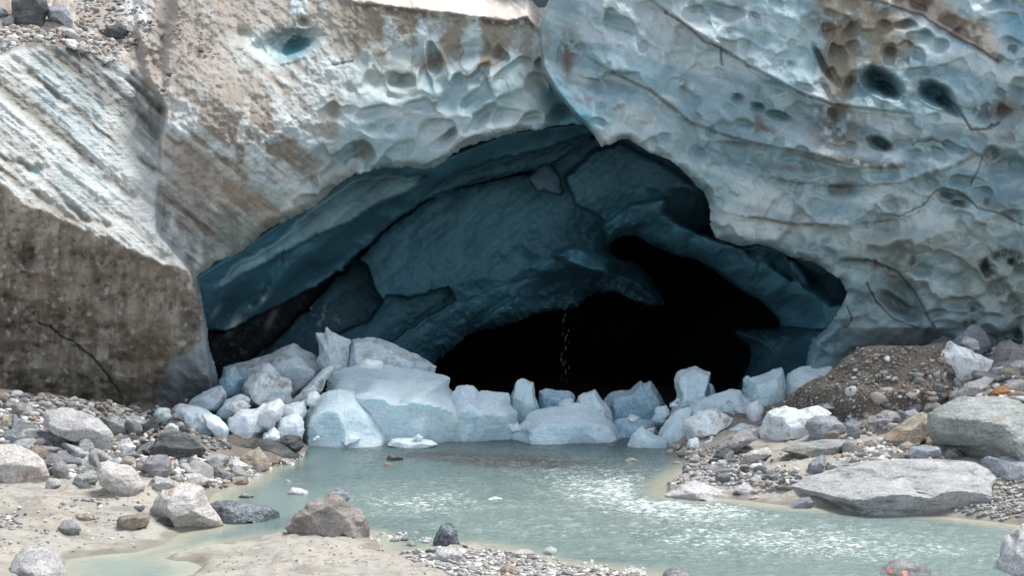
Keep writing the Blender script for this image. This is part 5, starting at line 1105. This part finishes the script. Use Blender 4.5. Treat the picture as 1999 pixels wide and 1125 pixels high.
for zi, (poly, cnt, (s0, s1), lab, grp) in enumerate(ZONES):
    q = np.random.default_rng(400 + zi); xs, ys = zip(*poly); k = 0
    while k < cnt:
        p = (q.uniform(min(xs), max(xs)), q.uniform(min(ys), max(ys)))
        if not inside(p, poly): continue
        d = hit(*p); w_ = world(p[0], p[1], d); s = s0 + (s1 - s0) * q.uniform() ** 2
        me = proto_mesh(int(q.integers(0, 14)), stone_mats[q.integers(0, len(stone_mats))] if zi < 7 else ('dark', 'green', 'dark', 'tan')[q.integers(0, 4)])
        o = bpy.data.objects.new('loose_stone', me); C.objects.link(o)
        o.location = (w_[0], w_[1], max(float(gz(w_[0], w_[1])), -.05) + .08 * s); o.scale = (s * q.uniform(.8, 1.5), s, s * q.uniform(.7, 1.1)); o.rotation_euler = (q.uniform(-.4, .4), q.uniform(-.4, .4), q.uniform(0, 6.3))
        set_props(o, lab, 'stone', grp); k += 1

# ---- gravel: countless, one object
def gravel(name, zones, label, on=None):
    v0, f0 = ICO[2]; protos = []
    for i in range(10):
        q = np.random.default_rng(700 + i)
        rs = [q.uniform(.6, 1) / np.maximum(v0 @ (lambda a: a / np.linalg.norm(a))(q.normal(size=3)), 1e-3) for _ in range(11)]
        protos.append(v0 * np.minimum(smin(rs, 18), 1.4)[:, None])
    tint = np.array([(.46, .45, .43), (.62, .61, .58), (.30, .30, .30), (.22, .23, .24), (.44, .38, .31), (.55, .52, .48), (.34, .36, .36), (.38, .30, .24), (.70, .69, .66)])
    Vs, Fs, Cs = [], [], []; n = 0
    for zi, (poly, cnt, s0, s1, dk) in enumerate(zones):
        q = np.random.default_rng(800 + zi + len(name)); pp = np.array(poly, float)
        px = q.uniform(pp[:, 0].min(), pp[:, 0].max(), cnt * 4); py = q.uniform(pp[:, 1].min(), pp[:, 1].max(), cnt * 4)
        m = sdpoly(px, py, poly) < 12 * fbm(px / 30, py / 12, seed=zi, octaves=3); px, py = px[m][:cnt], py[m][:cnt]
        if on is None:
            D = np.arange(14, 36, .12); Pg = world(px[:, None], py[:, None], D[None, :]); G = np.maximum(gz(Pg[..., 0], Pg[..., 1]), -.02)
            hitm = Pg[..., 2] <= G; d = D[np.argmax(hitm, 1)]; W = world(px, py, d); W[:, 2] = np.maximum(gz(W[:, 0], W[:, 1]), -.02)
        else:
            d = on(px, py); W = world(px, py, d)
        for i in range(len(px)):
            s = s0 + (s1 - s0) * q.uniform() ** 3.2; a = q.uniform(0, 6.28); ca, sa = math.cos(a), math.sin(a)
            tl = q.uniform(-.5, .5); R_ = np.array([[ca, -sa, 0], [sa, ca, 0], [0, 0, 1]]) @ np.array([[math.cos(tl), 0, math.sin(tl)], [0, 1, 0], [-math.sin(tl), 0, math.cos(tl)]]) * s * np.array([q.uniform(.7, 1.7), q.uniform(.7, 1.2), q.uniform(.4, .95)])
            p = protos[q.integers(0, 10)] @ R_.T + W[i] + [0, 0, .2 * s]
            Vs.append(p); Fs.append(f0 + n); n += len(v0); Cs.append(np.tile(tint[q.integers(0, 9)] * q.uniform(.75, 1.1) * dk, (len(v0), 1)))
    N = Nodes('gravel_stone'); v = N.coord(); N.base(N.mix(.8, N.attr('tint'), N.ramp(N.noise(v, 60, 4, .7), [(.3, .7), (.7, 1.25)]), 'MULTIPLY')); N.b.inputs['Roughness'].default_value = .85
    o = mesh_np(name, np.concatenate(Vs), np.concatenate(Fs), N.m, np.concatenate(Cs)); set_props(o, label, 'gravel', kind='stuff')
gravel('gravel', [
    ([(0, 800), (90, 795), (200, 850), (300, 860), (420, 890), (480, 905), (440, 945), (400, 950), (280, 930), (190, 935), (100, 930), (0, 880)], 2600, .02, .10, 1),
    ([(-10, 776), (120, 782), (300, 800), (430, 830), (450, 880), (330, 880), (240, 845), (100, 802), (-10, 802)], 1300, .02, .11, .6),
    ([(430, 905), (560, 900), (590, 888), (600, 895), (490, 938), (430, 950)], 500, .02, .07, 1),
    ([(1300, 880), (1400, 875), (1480, 905), (1560, 925), (1550, 965), (1470, 965), (1400, 945), (1310, 950), (1350, 910)], 2000, .015, .06, .85),
    ([(1640, 860), (1740, 865), (1880, 880), (1860, 898), (1720, 903), (1640, 915)], 900, .02, .08, 1),
    ([(1850, 690), (2020, 670), (2020, 790), (1860, 790)], 1300, .03, .12, .9),
    ([(1640, 800), (1800, 780), (1830, 810), (1700, 850), (1480, 850), (1480, 830)], 700, .02, .09, .85),
    ([(780, 1085), (900, 1070), (1040, 1088), (1180, 1112), (1260, 1122), (1250, 1140), (900, 1140), (840, 1110)], 2400, .012, .045, .95),
    ([(700, 1045), (840, 1050), (850, 1062), (740, 1062)], 160, .012, .05, .95),
    ([(1790, 985), (1860, 965), (2010, 960), (2010, 1020), (1900, 1010)], 1700, .015, .05, .7),
    ([(2005, 690), (2300, 700), (2500, 900), (2400, 1000), (2005, 1015)], 900, .02, .14, .9), ([(-300, 790), (-10, 790), (-10, 940), (-300, 940)], 600, .02, .12, .9),
    ([(1930, 925), (2010, 930), (2010, 960), (1940, 965)], 300, .015, .05, .9),
    ([(-10, 1010), (30, 1012), (40, 1030), (-10, 1040)], 150, .012, .05, .8),
    ([(100, 985), (260, 965), (280, 990), (130, 1000)], 80, .01, .04, .8),
    ([(0, 950), (190, 960), (290, 970), (280, 1010), (260, 1070), (130, 1085), (0, 1080)], 420, .006, .03, .85), ([(420, 1080), (700, 1050), (830, 1100), (880, 1140), (400, 1140)], 420, .005, .022, .8), ([(1440, 900), (1640, 860), (1700, 890), (1560, 960)], 300, .008, .04, .9)],
    'grey and white gravel spread over the banks and the sand bar')
mo = bpy.data.objects['debris_mound']; mv = np.empty(len(mo.data.vertices) * 3); mo.data.vertices.foreach_get('co', mv); mv = mv.reshape(-1, 3) + np.array(mo.location)
mq = np.random.default_rng(77); mv = mv[(mv[:, 1] < mo.location.y + .1)]; mv = mv[mq.integers(0, len(mv), 4000)] + mq.normal(size=(4000, 3)) * .04
MPX, MPY, MD = CX + F * mv[:, 0] / mv[:, 1], CY + (H - mv[:, 2]) * F / mv[:, 1], mv[:, 1]
def on_mound(px, py):
    k = [int(np.argmin((MPX - a) ** 2 + (MPY - b) ** 2)) for a, b in zip(px, py)]; return MD[k] - .01
gravel('mound_gravel', [([(1500, 800), (1600, 738), (1690, 676), (1840, 676), (1870, 740), (1820, 800), (1700, 835), (1560, 830)], 3200, .008, .045, .55), ([(1560, 770), (1690, 690), (1840, 690), (1870, 740), (1820, 800), (1700, 835), (1560, 830)], 130, .04, .15, .8)], 'pale stones littering the dark gravel heap beside the cave', on_mound)
def on_front(px, py):
    d, _ = front(px[:, None], py[:, None]); return d[:, 0] - .03
gravel('scree', [([(-10, 55), (60, 52), (150, 60), (240, 95), (230, 122), (90, 72), (-10, 104)], 800, .02, .10, .95), ([(140, -10), (260, -10), (300, 60), (250, 110), (150, 50)], 350, .02, .09, .8), ([(300, 0), (420, 0), (420, 120), (330, 130)], 160, .015, .05, .75)],
       'loose grey scree lying on the ledge at the top of the glacier', on_front)
# ------------------------------------------------------------------ camera, light, output
cam = bpy.data.cameras.new('camera'); co = bpy.data.objects.new('camera', cam); C.objects.link(co)
cam.sensor_width = 36.0; cam.lens = F / 1999.0 * 36.0; cam.clip_end = 2000; cam.clip_start = .1
co.location = (0, 0, H); co.rotation_euler = (math.radians(90), 0, 0); S.camera = co
SUN = Vector((.36, .22, .90)).normalized()
sun = bpy.data.lights.new('sun', 'SUN'); so = bpy.data.objects.new('sun', sun); C.objects.link(so)
sun.energy = 2.3; sun.angle = math.radians(20); sun.color = (1, .97, .92)
so.rotation_euler = SUN.to_track_quat('Z', 'Y').to_euler()
w = bpy.data.worlds.new('World'); S.world = w; w.use_nodes = True
sky = w.node_tree.nodes.new('ShaderNodeTexSky'); sky.sky_type = 'NISHITA'; sky.sun_disc = False
sky.sun_elevation = math.asin(SUN.z); sky.sun_rotation = math.atan2(SUN.x, SUN.y); sky.altitude = 2000
sky.air_density = 1.0; sky.dust_density = 2.5
bg = w.node_tree.nodes['Background']; bg.inputs['Strength'].default_value = .14
hs = w.node_tree.nodes.new('ShaderNodeHueSaturation'); hs.inputs['Saturation'].default_value = .42       # thin high cloud whitens the sky
w.node_tree.links.new(sky.outputs['Color'], hs.inputs['Color']); w.node_tree.links.new(hs.outputs['Color'], bg.inputs['Color'])
S.view_settings.view_transform = 'Standard'; S.view_settings.look = 'None'; S.view_settings.exposure = 1.25; S.view_settings.gamma = 1
S.cycles.max_bounces = 6; S.cycles.diffuse_bounces = 4; S.cycles.use_denoising = True
